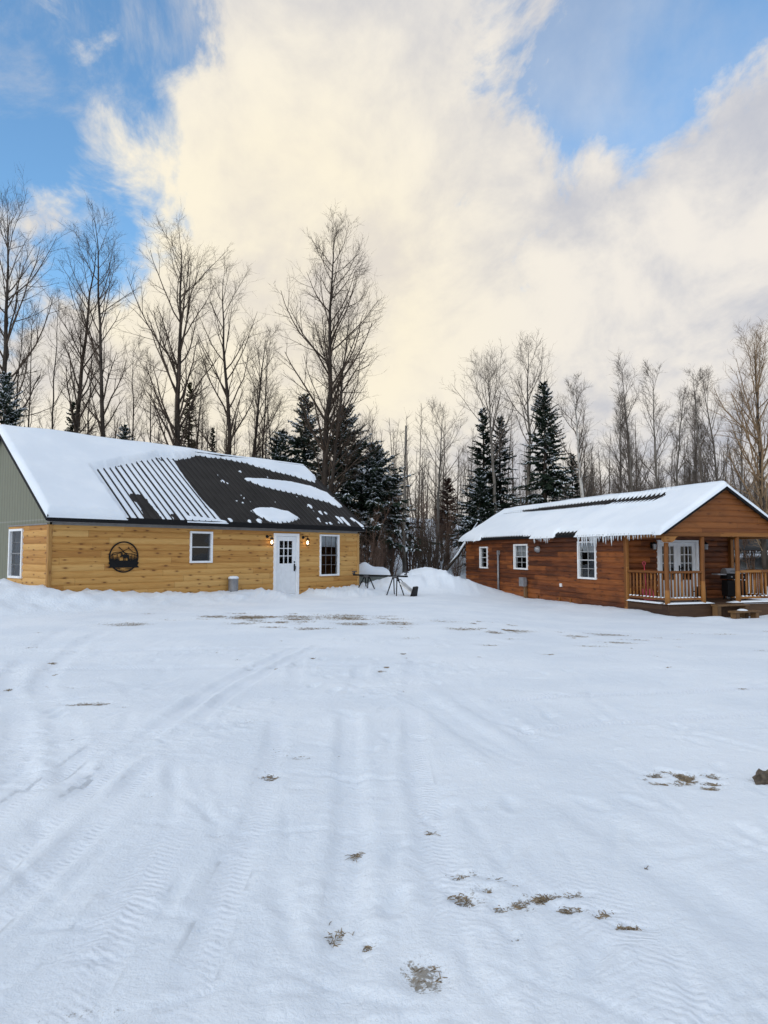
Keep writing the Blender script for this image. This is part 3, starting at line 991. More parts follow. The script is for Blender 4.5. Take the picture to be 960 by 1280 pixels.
def snow_sheet(name, parent, u_rng, v_rng, to3d, hfun, step, base=-0.03, mat=None):
    """thick snow on a plane: hfun(u, v) gives thickness (negative = bare)"""
    us = np.linspace(*u_rng, int(round((u_rng[1] - u_rng[0]) / step)) + 1)
    vs = np.linspace(*v_rng, int(round((v_rng[1] - v_rng[0]) / step)) + 1)
    U, V = np.meshgrid(us, vs)
    H = hfun(U, V)
    nx, ny = len(us), len(vs)
    Hc = np.maximum(np.maximum(H[:-1, :-1], H[1:, :-1]), np.maximum(H[:-1, 1:], H[1:, 1:]))
    keep = Hc > 0.002
    H = np.maximum(H, -0.012)
    top = to3d(U.ravel(), V.ravel(), H.ravel())
    bot = to3d(U.ravel(), V.ravel(), np.full(U.size, base))
    i = (np.arange(ny - 1)[:, None] * nx + np.arange(nx - 1)[None, :])
    F = np.stack([i, i + 1, i + nx + 1, i + nx], -1)
    faces = [F[keep]]
    kp = np.pad(keep, 1)
    n0 = nx * ny
    for dy, dx, a, b in ((-1, 0, 0, 1), (0, 1, 1, 2), (1, 0, 2, 3), (0, -1, 3, 0)):
        edge = keep & ~kp[1 + dy:1 + dy + ny - 1, 1 + dx:1 + dx + nx - 1]
        f = F[edge]
        faces.append(np.stack([f[:, b], f[:, a], f[:, a] + n0, f[:, b] + n0], 1))
    faces = np.concatenate(faces)
    used, inv = np.unique(faces, return_inverse=True)
    return mesh_np(name, np.concatenate([top, bot])[used], F4=inv.reshape(-1, 4), mat=mat or M['snow'], parent=parent, smooth=True)


# ------------------------------------------------------------------ pine cabin
def pine_cabin():
    L, D = 11.93, 6.8
    EZ, EO, SL = 2.46, 0.25, 0.75          # eave height, overhang, roof slope
    RUN = D / 2 + EO
    root = empty('pine_cabin', (LX, LY, LZ), LA, 'golden pine board cabin with black ribbed metal roof half under snow', 'cabin')
    WT = 2.22
    fr = Frame((0, 0, 0), (1, 0, 0), (0, -1, 0))
    win = [(4.32, 5.12, 1.16, 2.12), (9.87, 10.85, 0.61, 2.13)]
    door = (7.68, 8.82, -0.4, 2.13)
    board_wall(fr, 0, L, -0.4, WT, win + [door], 0.19, 0.03, zoff=0.0).build('front_wall', M['pine'], root)
    # end wall: green panel siding with pine boards on its lower near corner
    fl = Frame((0, D, 0), (0, -1, 0), (-1, 0, 0))          # u runs from the back to the near corner
    gw = (D - 2.66, D - 1.72, 0.75, 2.13)
    gable = lambda z: (0.0, D) if z <= EZ - 0.02 else ((z - EZ) / SL - EO, D - ((z - EZ) / SL - EO))
    m = MB()
    us = np.linspace(0, D, 35)
    zs = [-0.4, gw[2], gw[3], 2.30, 2.44] + list(np.linspace(2.7, EZ + SL * RUN - 0.03, 8))
    for za, zb in zip(zs, zs[1:]):
        la, ra = gable(za); lb, rb = gable(zb)
        cu = sorted(set([0, D, gw[0], gw[1]]))
        for ua, ub in zip(cu, cu[1:]):
            if gw[0] < (ua + ub) / 2 < gw[1] and gw[2] < (za + zb) / 2 < gw[3]:
                continue
            q = [(max(ua, la), za), (min(ub, ra), za), (min(ub, rb), zb), (max(ua, lb), zb)]
            if q[0][0] >= q[1][0] and q[3][0] >= q[2][0]:
                continue
            q[1] = (max(q[0][0], q[1][0]), za); q[2] = (max(q[3][0], q[2][0]), zb)
            m.poly([fl.p(u, 0, z) for u, z in q], q)
            m.poly([fl.p(u, -0.14, z) for u, z in q[::-1]], q[::-1])
    ew = m.build('end_wall', panel_mat(), root)
    ew['label'] = 'grey green grooved panel end wall'
    board_wall(fl, D - 2.78, D - 0.001, -0.4, WT, [gw], 0.19, 0.03, zoff=0.0, flat_inner=False).build('board_cladding', M['pine'], root)
    cap = MB()
    fbox(cap, fl, D - 2.8, D - 0.06, 0.0, 0.05, WT + 0.002, WT + 0.045)
    cap.build('cladding_cap', M['trim'], root)
    # far end and back
    m = MB()
    fb = Frame((L, 0, 0), (0, 1, 0), (1, 0, 0))
    zs = [-0.4, 2.44] + list(np.linspace(2.7, EZ + SL * RUN - 0.03, 5))
    for za, zb in zip(zs, zs[1:]):
        la, ra = gable(za); lb, rb = gable(zb)
        m.poly([fb.p(la, 0, za), fb.p(max(la, ra), 0, za), fb.p(max(lb, rb), 0, zb), fb.p(lb, 0, zb)], [(la, za), (ra, za), (rb, zb), (lb, zb)])
    m.poly([(L, D, -0.4), (0, D, -0.4), (0, D, 2.5), (L, D, 2.5)])
    m.build('back_wall', M['pine'], root)
    # dim room behind the windows
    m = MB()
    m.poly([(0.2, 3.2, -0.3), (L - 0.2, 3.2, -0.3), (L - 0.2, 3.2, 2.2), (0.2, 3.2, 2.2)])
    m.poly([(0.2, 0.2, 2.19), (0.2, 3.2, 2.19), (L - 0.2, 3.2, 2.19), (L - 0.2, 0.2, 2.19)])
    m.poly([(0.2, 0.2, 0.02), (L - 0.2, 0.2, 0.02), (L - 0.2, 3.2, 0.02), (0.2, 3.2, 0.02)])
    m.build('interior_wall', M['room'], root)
    # corner boards
    for x in (0, L):
        c = MB()
        s = -1 if x == 0 else 1
        c.box(min(x - s * 0.07, x + s * 0.05), max(x - s * 0.07, x + s * 0.05), -0.052, 0.07, -0.4, WT + 0.02, 0.01) if False else c.beam((x + s * -0.005, 0.005, -0.4), (x + s * -0.005, 0.005, WT), 0.115, 0.115, up=(1, 0, 0), bev=0.012)
        c.build('corner_board', M['pine_trim'], root)
    # soffit and frieze
    m = MB()
    m.beam((0.06, -0.022, WT + 0.045), (L - 0.06, -0.022, WT + 0.045), 0.05, 0.09)
    m.beam((-0.1, -0.135, 2.305), (L + 0.1, -0.135, 2.305), 0.23, 0.03)
    m.build('frieze', M['trim'], root)
    # roof: two slabs with standing ribs, fascia and rake trim
    RZ = EZ + SL * RUN
    ends = (-0.17, L + 0.17)
    r = MB()
    for sgn in (1, -1):
        yE = -EO if sgn > 0 else D + EO
        yR = D / 2
        t = 0.05
        a, b = ends
        P = lambda u, y, z: (u, y, z)
        top = [P(a, yE, EZ), P(b, yE, EZ), P(b, yR, RZ), P(a, yR, RZ)]
        bot = [P(x, y, z - t) for x, y, z in top]
        r.poly(top if sgn > 0 else top[::-1])
        r.poly(bot[::-1] if sgn > 0 else bot)
        r.poly([bot[0], bot[1], top[1], top[0]])
        r.poly([bot[1], bot[2], top[2], top[1]])
        r.poly([bot[3], bot[0], top[0], top[3]])
        k = a + 0.05
        sl = Vector((0, (yR - yE), RZ - EZ))
        nrm = Vector((0, -sl.z, sl.y)) if sgn > 0 else Vector((0, sl.z, -sl.y))
        nrm.normalize()
        while k < b:
            p0, p1 = Vector((k, yE, EZ)), Vector((k, yR, RZ))
            h, w0, w1 = 0.026, 0.026, 0.012
            q0 = [p0 + Vector((-w0, 0, 0)), p0 + Vector((-w1, 0, 0)) + nrm * h, p0 + Vector((w1, 0, 0)) + nrm * h, p0 + Vector((w0, 0, 0))]
            q1 = [q + (p1 - p0) for q in q0]
            for i in range(3):
                f = [q0[i], q0[i + 1], q1[i + 1], q1[i]]
                r.poly(f[::-1])
            r.poly(q0)
            k += 0.23
    r.beam((ends[0], D / 2, RZ + 0.012), (ends[1], D / 2, RZ + 0.012), 0.2, 0.05)
    roof = r.build('roof', M['roof'], root)
    m = MB()
    m.beam((ends[0] - 0.01, -EO - 0.013, EZ - 0.075), (ends[1] + 0.01, -EO - 0.013, EZ - 0.075), 0.024, 0.17)
    m.build('fascia', M['black'], roof)
    for x in ends:
        for sgn in (1, -1):
            m = MB()
            s = -1 if x < 0 else 1
            y0 = -EO - 0.02 if sgn > 0 else D + EO + 0.02
            m.beam((x + s * 0.013, y0, EZ - 0.075), (x + s * 0.013, D / 2, RZ - 0.06), 0.024, 0.17)
            m.build('rake_trim', M['black'], roof)
    # ---- snow on the front slope: u along the eave, v = level run up from the eave
    main = [(-0.25, -0.1), (2.02, -0.1), (2.06, 0.05), (2.03, 2.04), (2.9, 2.34), (3.94, 2.74), (4.89, 3.09), (5.51, 3.10), (6.2, 3.30), (6.71, 3.5),
            (7.67, 3.5), (8.64, 3.42), (9.5, 3.15), (10.65, 2.92), (11.39, 2.70), (11.77, 2.58), (12.15, 2.95), (12.2, 3.9), (-0.25, 3.9)]
    thin = [(2.0, 0.0), (2.0, 2.1), (2.9, 2.36), (3.94, 2.76), (4.89, 3.12), (5.45, 3.1), (5.33, 2.6), (5.29, 2.02), (5.27, 1.05), (5.42, 0.0)]
    gaps = [[(2.68, -0.1), (3.2, -0.1), (3.14, 0.84), (3.05, 1.05), (2.74, 1.1)], [(3.62, -0.1), (3.74, -0.1), (3.74, 0.25), (3.62, 0.25)]]
    p1 = [(7.99, 2.39), (8.87, 2.44), (10.29, 2.44), (11.19, 2.26), (11.86, 1.92), (11.95, 1.15), (11.75, 1.09), (11.34, 1.36), (10.41, 1.62), (9.47, 1.82), (8.58, 2.03), (8.05, 2.27)]
    p2 = [(7.03, 0.65), (7.5, 0.78), (8.02, 0.83), (8.7, 0.65), (8.94, 0.33), (8.4, 0.14), (7.8, 0.06), (7.37, 0.12), (7.11, 0.39)]
    p3 = [(9.78, 0.5), (10.2, 0.74), (10.6, 0.82), (10.79, 0.54), (11.61, 0.52), (11.45, 0.04), (9.92, 0.08)]
    eave = [(11.72, 0.5), (11.85, 0.52), (12.12, 0.05), (11.95, -0.02)]
    bit = [(4.05, -0.02), (4.2, 0.22), (4.9, 0.16), (5.3, 0.10), (5.55, 0.02), (5.5, -0.05)]
    dots = [((6.82, 2.1), 0.08), ((10.1, 1.05), 0.11), ((6.7, 1.08), 0.04), ((6.9, 1.0), 0.04), ((8.47, 1.18), 0.04), ((5.72, 0.1), 0.09),
            ((9.3, 2.62), 0.04), ((10.2, 2.45), 0.05), ((8.1, 2.8), 0.05), ((6.95, 0.12), 0.10), ((6.5, 0.08), 0.06)]

    def h(u, v):
        wob = 0.10 * fbm(u * 2.3, v * 2.3, 71, 4, 0.6) + 0.06 * fbm(u * 9, v * 9, 72, 3)
        edge = np.minimum(np.minimum(u - ends[0], ends[1] - u), v - 0.0)
        e2 = np.minimum(edge + 0.06, 1)
        sdm = np.minimum(poly_sd(u, v, main) + wob, e2)
        H = np.where(sdm > 0, (0.20 - 0.08 * smooth(u, 5, 8)) * np.sqrt(np.clip(sdm / 0.14, 0, 1)) * (0.9 + 0.5 * fbm(u * 0.6, v * 0.6, 73, 3)), -1)
        # thin cover between the ribs
        st = poly_sd(u, v, thin) + 0.5 * wob
        for g in gaps:
            st = np.minimum(st, -(poly_sd(u, v, g) + 1.6 * wob))
        fx = np.abs(((u - ends[0] - 0.05 + 0.115) % 0.23) - 0.115)
        rib = smooth(fx, 0.03, 0.045)
        cover = smooth(fbm(u * 3.1, v * 1.6, 74, 3), -0.34, -0.22)
        H = np.maximum(H, np.where((st > 0) & (edge > 0), (0.022 * smooth(st, 0, 0.05) * rib * cover) - 0.004, -1))
        for pl, T, rad in ((p1, 0.10, 0.10), (p2, 0.08, 0.10), (bit, 0.05, 0.08), (eave, 0.06, 0.07)):
            s = poly_sd(u, v, pl) + 0.6 * wob
            H = np.maximum(H, np.where(s > 0, T * np.sqrt(np.clip(s / rad, 0, 1)), -1))
        s = poly_sd(u, v, p3) + 1.2 * wob
        patch = smooth(fbm(u * 6.0, v * 2.2, 76, 3), -0.04, 0.04) * smooth(fx, 0.02, 0.04)
        H = np.maximum(H, np.where(s > 0, 0.05 * smooth(s, 0, 0.06) * patch - 0.003, -1))
        fine = fbm(u * 7, v * 4.5, 78, 3)
        zone = smooth(fbm(u * 0.9, v * 0.9, 79, 2), 0.02, 0.2) * (u > 6.4) * (edge > 0.02)
        H = np.maximum(H, np.where((fine > 0.31) & (zone > 0.3), 0.02, -1))
        for (a, b), rr in dots:
            d = rr - np.hypot(u - a, (v - b) * 1.2) + wob
            H = np.maximum(H, np.where(d > 0, 0.05 * np.sqrt(np.clip(d / 0.06, 0, 1)), -1))
        return H

    def to3d(u, v, hh):
        return np.stack([u, v - EO, EZ + SL * v + hh], 1)
    snow_sheet('roof_snow', roof, (ends[0] - 0.03, ends[1] + 0.03), (-0.04, RUN), to3d, h, 0.04)
    back = lambda u, v: (0.20 - 0.08 * smooth(u, 5, 8)) * np.sqrt(np.clip(np.minimum(np.minimum(u - ends[0], ends[1] - u) + 0.06, 1) / 0.14, 0, 1)) * (0.9 + 0.5 * fbm(u * 0.6, (2 * RUN - v) * 0.6, 73, 3)) 
    snow_sheet('roof_snow', roof, (ends[0] - 0.03, ends[1] + 0.03), (0, RUN), lambda u, v, hh: np.stack([u, D + EO - v, EZ + SL * v + hh], 1), back, 0.09)
    # ---- windows and door
    window(fr, root, *win[0], 1, 1)
    window(fr, root, *win[1], 3, 2, curtain=(0.72, 1.0), bars='bars_dim')
    window(fl, root, *gw, 1, 2, bars='bars_dim')
    f = MB()
    u0, u1, z1 = 7.68, 8.82, 2.13
    fbox(f, fr, u0 - 0.02, u0 + 0.10, -0.12, 0.05, -0.02, z1 + 0.02, 0.006)
    fbox(f, fr, u1 - 0.10, u1 + 0.02, -0.12, 0.05, -0.02, z1 + 0.02, 0.006)
    fbox(f, fr, u0 + 0.101, u1 - 0.101, -0.12, 0.05, z1 - 0.08, z1 + 0.02, 0.006)
    fbox(f, fr, u0 + 0.05, u1 - 0.05, -0.12, 0.10, -0.06, 0.0)
    f.build('door_frame', M['white'], root)
    a, b, c, d = u0 + 0.104, u1 - 0.104, 0.004, z1 - 0.085
    dm = MB()
    ga, gb, gc, gd = a + 0.17, b - 0.17, 1.08, d - 0.16
    for q in ((a, ga, c, d), (gb, b, c, d), (ga, gb, gd, d), (ga, gb, c, gc)):
        fbox(dm, fr, q[0], q[1], -0.045, 0.0, q[2], q[3])
    for k in (1, 2):
        uu, z_ = ga + (gb - ga) * k / 3, gc + (gd - gc) * k / 3
        fbox(dm, fr, uu - 0.014, uu + 0.014, -0.04, 0.004, gc, gd)
        fbox(dm, fr, ga, gb, -0.039, 0.003, z_ - 0.014, z_ + 0.014)
    for k in range(1, 4):
        fbox(dm, fr, a + (b - a) * k / 4 - 0.006, a + (b - a) * k / 4 + 0.006, 0.0, 0.005, 0.2, 0.95)
    dr = dm.build('door', M['door'], root)
    g = MB()
    g.poly([fr.p(ga, -0.02, gc), fr.p(gb, -0.02, gc), fr.p(gb, -0.02, gd), fr.p(ga, -0.02, gd)])
    g.build('pane', M['glass'], dr)
    hm = MB()
    hu = b - 0.075
    fbox(hm, fr, hu - 0.03, hu + 0.03, 0.001, 0.02, 0.80, 1.06, 0.006)
    hm.tube([fr.p(hu, 0.02, 0.99), fr.p(hu, 0.07, 0.97), fr.p(hu, 0.075, 0.90), fr.p(hu, 0.02, 0.83)], 0.012, 8)
    hm.lathe(fr.p(hu, 0.0, 1.13), [(0.028, 0.001), (0.028, 0.02), (0.0, 0.022)], 12, 'y')
    hm.build('handle', M['black'], dr)
    # wall lamps, lit
    for u in (7.46, 9.12):
        lm = MB()
        lm.lathe(fr.p(u - 0.10, 0.03, 2.02), [(0.055, 0.0), (0.055, 0.03), (0.0, 0.035)], 14, 'y')
        lm.tube([fr.p(u - 0.10, 0.05, 2.02), fr.p(u - 0.06, 0.15, 2.06), fr.p(u, 0.18, 2.05), fr.p(u, 0.18, 1.98)], 0.011, 8)
        lm.lathe(fr.p(u, 0.18, 1.95), [(0.0, 0.05), (0.03, 0.045), (0.075, 0.0), (0.07, -0.01), (0.0, 0.0)], 14)
        for k in range(4):
            an = k * math.pi / 2 + 0.4
            lm.tube([fr.p(u + 0.066 * math.cos(an), 0.18 + 0.066 * math.sin(an), 1.95), fr.p(u + 0.05 * math.cos(an), 0.18 + 0.05 * math.sin(an), 1.73)], 0.006, 5)
        lm.lathe(fr.p(u, 0.18, 1.715), [(0.0, -0.02), (0.055, 0.0), (0.055, 0.02), (0.0, 0.022)], 14)
        lo = lm.build('wall_lamp', M['black'], root)
        bb = MB()
        bb.lathe(fr.p(u, 0.18, 1.76), [(0.0, 0.0), (0.028, 0.02), (0.036, 0.06), (0.03, 0.11), (0.0, 0.14)], 14)
        bb.build('bulb', bulb_mat(), lo)
        pl = bpy.data.lights.new('lamp_light', 'POINT')
        pl.energy = 1.8
        pl.color = (1.0, 0.62, 0.26)
        pl.shadow_soft_size = 0.04
        po = bpy.data.objects.new('lamp_light', pl)
        COL.objects.link(po)
        po.parent = root
        po.location = fr.p(u, 0.18, 1.83)
        po.location.y -= 0.0
    return root, fr


def panel_mat():
    m, n, l, b = new_mat('grey_green_panel')
    uv = N(n, 'ShaderNodeUVMap')
    sp = N(n, 'ShaderNodeSeparateXYZ')
    l.new(uv.outputs[0], sp.inputs[0])
    g = mth(n, l, 'FRACT', mth(n, l, 'DIVIDE', sp.outputs[0], 0.203))
    gr = mth(n, l, 'SUBTRACT', 1.0, sstep(n, l, mth(n, l, 'ABSOLUTE', mth(n, l, 'SUBTRACT', g, 0.5)), 0.03, 0.07))
    mp = N(n, 'ShaderNodeMapping'); mp.inputs[3].default_value = (14, 1.2, 1)
    l.new(uv.outputs[0], mp.inputs[0])
    nz = N(n, 'ShaderNodeTexNoise', i_Scale=1.5, i_Detail=6.0, i_Roughness=0.6)
    l.new(mp.outputs[0], nz.inputs[0])
    col = mixc(n, l, nz.outputs[0], (0.135, 0.14, 0.10), (0.205, 0.21, 0.16))
    # horizontal panel seam
    seam = mth(n, l, 'LESS_THAN', mth(n, l, 'ABSOLUTE', mth(n, l, 'SUBTRACT', sp.outputs[1], 2.37)), 0.02)
    col = mixc(n, l, mth(n, l, 'MULTIPLY', seam, 0.6), col, (0.25, 0.25, 0.22))
    col = mixc(n, l, mth(n, l, 'MULTIPLY', gr, 0.6), col, (0.075, 0.08, 0.06))
    l.new(col, b.inputs['Base Color'])
    b.inputs['Roughness'].default_value = 0.75
    bp = N(n, 'ShaderNodeBump', i_Strength=0.8, i_Distance=0.012)
    l.new(mth(n, l, 'SUBTRACT', mth(n, l, 'MULTIPLY', nz.outputs[0], 0.2), gr), bp.inputs['Height'])
    l.new(bp.outputs[0], b.inputs['Normal'])
    return m


_bulb = []


def bulb_mat():
    if not _bulb:
        m, n, l, b = new_mat('lit_bulb')
        b.inputs['Emission Color'].default_value = (1.0, 0.72, 0.40, 1)
        b.inputs['Emission Strength'].default_value = 9.0
        _bulb.append(m)
    return _bulb[0]


cabin_a, frA = pine_cabin()


# ------------------------------------------------------------------ stained cabin
def stained_cabin():
    Wd, D = 4.25, 14.0
    PD = 1.95                                  # porch depth
    EZ, EO, SL = 2.55, 0.23, 0.60
    DK = 0.36                                  # deck height
    BZ = 2.44                                  # underside of gable boards
    RUN = Wd / 2 + EO
    RZ = EZ + SL * RUN
    root = empty('stained_cabin', (KX, KY, KZ), KA, 'reddish brown stained log cabin with gabled front porch and icicles', 'cabin')
    fs = Frame((0, D, 0), (0, -1, 0), (-1, 0, 0))     # long side; u runs from the back to the porch
    U = lambda b: D - b
    win = [(U(12.42), U(11.65), 1.19, 2.14), (U(9.18), U(8.08), 1.21, 2.22), (U(4.51), U(3.46), 0.98, 2.27)]
    CO = 0.185
    board_wall(fs, 0, D - PD, -0.3, BZ, win, CO, 0.035, zoff=-0.3).build('side_wall', M['cedar'], root)
    ff = Frame((0, PD, 0), (1, 0, 0), (0, -1, 0))     # porch back wall
    dl = (1.26, 2.89, DK, 2.28)
    board_wall(ff, 0, Wd, DK - 0.05, BZ, [dl], CO, 0.035, zoff=-0.3).build('porch_wall', M['cedar'], root)
    fg = Frame((0, 0, 0), (1, 0, 0), (0, -1, 0))
    gsp = lambda z: ((z - EZ) / SL - EO + 0.03, Wd - ((z - EZ) / SL - EO) - 0.03) if z > EZ + 0.1 else (-0.06, Wd + 0.06)
    board_wall(fg, -0.2, Wd + 0.2, BZ, RZ - 0.06, [], CO, 0.028, zoff=BZ, span=gsp, thick=0.1).build('gable_boards', M['cedar_gable'], root)
    m = MB()
    m.poly([(Wd, PD, -0.3), (Wd, D, -0.3), (Wd, D, 2.5), (Wd, PD, 2.5)], [(PD, 0), (D, 0), (D, 2.8), (PD, 2.8)])
    m.poly([(Wd - .12, PD, -0.3), (Wd - .12, PD, 2.5), (Wd - .12, D, 2.5), (Wd - .12, D, -0.3)], [(PD, 0), (PD, 2.8), (D, 2.8), (D, 0)])
    m.poly([(Wd, D, -0.3), (0, D, -0.3), (0, D, EZ), (Wd / 2, D, RZ - 0.05), (Wd, D, EZ)])
    m.build('back_wall', M['cedar'], root)
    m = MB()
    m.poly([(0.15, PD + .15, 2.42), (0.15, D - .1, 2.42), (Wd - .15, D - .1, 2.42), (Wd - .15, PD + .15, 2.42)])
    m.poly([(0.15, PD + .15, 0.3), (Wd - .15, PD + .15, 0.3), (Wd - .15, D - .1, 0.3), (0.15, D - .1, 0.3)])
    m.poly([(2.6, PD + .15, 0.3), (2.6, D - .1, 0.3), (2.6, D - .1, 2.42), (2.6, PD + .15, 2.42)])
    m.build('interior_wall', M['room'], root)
    # porch ceiling and beams
    m = MB()
    m.poly([(0.02, 0.11, BZ + 0.03), (0.02, PD, BZ + 0.03), (Wd - .02, PD, BZ + 0.03), (Wd - .02, 0.11, BZ + 0.03)])
    m.build('porch_ceiling', M['cedar'], root)
    b = MB()
    b.beam((-0.1, 0.03, BZ - 0.005), (Wd + 0.1, 0.03, BZ - 0.005), 0.15, 0.13, bev=0.02)
    b.build('porch_beam', M['log'], root)
    for x in (0.0, Wd):
        b = MB()
        b.beam((x, 0.107, BZ - 0.03), (x, PD - 0.03, BZ - 0.03), 0.13, 0.16, bev=0.02)
        b.build('porch_beam', M['log'], root)
    for x in (0.0, Wd):                       # curved knee brace at the corner posts
        br = MB()
        s = 1 if x == 0 else -1
        pts = [(x - s * 0.12, BZ - 0.07), (x - s * 0.12, BZ - 0.19), (x - s * 0.06, BZ - 0.25), (x + s * 0.14, BZ - 0.25), (x + s * 0.24, BZ - 0.20), (x + s * 0.30, BZ - 0.11), (x + s * 0.38, BZ - 0.07)]
        br.slab(pts if s > 0 else pts[::-1], -0.052, 0.085)
        br.build('knee_brace', M['log'], root)
    # deck
    d = MB()
    k = 0.0
    while k < PD - 0.05:
        d.beam((-0.04, k + 0.07 - 0.06, DK - 0.02), (Wd + 0.04, k + 0.07 - 0.06, DK - 0.02), 0.135, 0.036)
        k += 0.14
    d.build('deck', M['deckwood'], root)
    sk = MB()
    sk.beam((0.0, -0.03, 0.0), (Wd, -0.03, 0.0), 0.05, 0.62)
    sk.beam((-0.025, -0.05, 0.0), (-0.025, PD, 0.0), 0.05, 0.62)
    sk.build('deck_skirt', M['deckwood'], root)
    # posts
    posts = [(0.0, 0.03), (1.32, 0.03), (2.66, 0.03), (Wd, 0.03)]
    for x, y in posts:
        p = MB()
        zt = BZ - (0.26 if x in (0.0, Wd) else 0.08)
        zs = np.linspace(DK, zt, 7)
        p.tube([(x + 0.006 * math.sin(3 * z + x), y + 0.004 * math.cos(4 * z + x), z) for z in zs], [0.078, 0.074, 0.07, 0.069, 0.067, 0.066, 0.068], 14)
        p.build('post', M['log'], root)
    for x in (0.0, Wd):
        p = MB()
        p.beam((x, PD - 0.075, -0.2), (x, PD - 0.075, BZ - 0.1), 0.14, 0.13, up=(1, 0, 0), bev=0.015)
        p.build('wall_post', M['log'], root)
    # railings with their own balusters
    def railing(a, b_, n):
        a, b_ = Vector(a), Vector(b_)
        r = MB()
        up = Vector((0, 0, 1))
        r.beam(a + up * (DK + 0.94), b_ + up * (DK + 0.94), 0.10, 0.075, bev=0.015)
        ro = r.build('railing', M['log'], root)
        r = MB()
        r.beam(a + up * (DK + 0.14), b_ + up * (DK + 0.14), 0.075, 0.075, bev=0.012)
        r.build('lower_rail', M['log'], ro)
        t = (b_ - a).normalized()
        for i in range(n):
            q = a + (b_ - a) * ((i + 0.7) / (n + 0.4))
            s = MB()
            w = 0.026 + 0.004 * random.random()
            s.tube([q + up * (DK + 0.17), q + up * (DK + 0.5) + t * random.uniform(-.006, .006), q + up * (DK + 0.91)], [w, w * 1.05, w * 0.95], 8)
            s.build('baluster', M['log'], ro)
        # snow along the foot of the balusters
        for i in range(n):
            sn = MB()
            q = a + (b_ - a) * ((i + 0.7) / (n + 0.4))
            rr = random.uniform(0.03, 0.05)
            sn.lathe(q + up * (DK + 0.17), [(rr, 0.0), (rr * 0.8, 0.03), (0.0, 0.045)], 8)
            sn.build('snow_crumb', M['snow'], ro)
        return ro
    railing((0.07, 0.03, 0), (1.26, 0.03, 0), 9)
    railing((2.73, 0.03, 0), (Wd - 0.07, 0.03, 0), 9)
    railing((0.0, 0.1, 0), (0.0, PD - 0.14, 0), 10)
    railing((Wd, 0.1, 0), (Wd, PD - 0.14, 0), 10)
    # snow on deck edge
    hs = lambda u, v: 0.045 * np.sqrt(np.clip(np.minimum(np.minimum(u + 0.04, Wd + 0.04 - u), np.minimum(v + 0.055, 0.16 + 0.1 * fbm(u * 3, v * 0, 3, 3) - v)) / 0.04, 0, 1)) * smooth(np.abs(u - 2.0), 0.25, 0.6) - 0.003
    snow_sheet('deck_snow', root, (-0.05, Wd + 0.05), (-0.07, 0.26), lambda u, v, h: np.stack([u, v, DK + h], 1), hs, 0.03, base=-0.004)
    hs2 = lambda u, v: 0.045 * np.sqrt(np.clip(np.minimum(u + 0.055, 0.09 + 0.1 * fbm(u * 0, v * 3, 4, 3) - u) / 0.04, 0, 1)) - 0.003
    snow_sheet('deck_snow', root, (-0.07, 0.2), (0.27, PD - 0.1), lambda u, v, h: np.stack([u, v, DK + h], 1), hs2, 0.03, base=-0.004)
    # roof
    r = MB()
    y0, y1 = -0.16, D + 0.2
    for sgn in (1, -1):
        xE = -EO if sgn > 0 else Wd + EO
        top = [(xE, y0, EZ), (Wd / 2, y0, RZ), (Wd / 2, y1, RZ), (xE, y1, EZ)]
        bot = [(a, b, c - 0.06) for a, b, c in top]
        r.poly(top if sgn > 0 else top[::-1]); r.poly(bot[::-1] if sgn > 0 else bot)
        for i, j in ((0, 1), (2, 3), (3, 0)):
            r.poly([top[j], top[i], bot[i], bot[j]])
        k = y0 + 0.05
        nrm = Vector((-SL * sgn, 0, 1)).normalized()
        while k < y1:
            p0, p1 = Vector((xE, k, EZ)) + nrm * 0.012, Vector((Wd / 2, k, RZ)) + nrm * 0.012
            r.beam(p0, p1, 0.045, 0.03, up=nrm)
            k += 0.23
    roof = r.build('roof', M['roof'], root)
    for sgn in (1, -1):
        m = MB()
        xE = -EO - 0.02 if sgn > 0 else Wd + EO + 0.02
        m.beam((xE, y0 - 0.013, EZ - 0.07), (Wd / 2, y0 - 0.013, RZ - 0.055), 0.024, 0.13)
        m.build('rake_trim', M['black'], roof)
    m = MB()
    m.beam((-EO - 0.014, y0 - 0.02, EZ - 0.055), (-EO - 0.014, y1, EZ - 0.055), 0.026, 0.10)
    m.build('fascia', M['black'], roof)
    m = MB()
    m.poly([(-EO, y0, EZ - 0.1), (0.0, y0, EZ - 0.1), (0.0, y1, EZ - 0.1), (-EO, y1, EZ - 0.1)])
    m.build('soffit', M['cedar_gable'], roof)

    # snow on the near slope: a along the ridge (from the front), v level run from the eave
    bare_eave = [[(7.4, -0.3), (11.9, -0.3), (11.9, 0.02), (9.6, 0.06), (7.4, 0.0)], [(4.28, -0.4), (5.72, -0.4), (5.66, 0.13), (4.3, 0.15)]]
    slot = [(2.0, 2.30), (2.3, 1.84), (3.3, 1.84), (4.7, 1.92), (6.0, 1.96), (7.5, 1.96), (9.2, 1.98), (10.75, 2.03), (12.2, 2.12), (13.4, 2.1), (12.0, 2.20), (9.0, 2.24), (5.5, 2.26), (3.6, 2.28)]

    def h(u, v):
        wob = 0.06 * fbm(u * 2.1, v * 2.1, 81, 3) + 0.03 * fbm(u * 8, v * 8, 82, 2)
        over = 0.10 + 0.06 * fbm(u * 2.5, v * 0, 83, 3)
        e = np.minimum(np.minimum(u - y0 + 0.05, y1 - u), v + over)
        for pl in bare_eave:
            e = np.minimum(e, -(poly_sd(u, v, pl) + wob * 0.5))
        H = np.where(e > 0, 0.16 * np.sqrt(np.clip(e / 0.14, 0, 1)) * (0.9 + 0.45 * fbm(u * 0.5, v * 0.9, 84, 3)), -1)
        s = poly_sd(u, v, slot) + 0.4 * wob
        fx = np.abs(((u - y0 - 0.05 + 0.115) % 0.23) - 0.115)
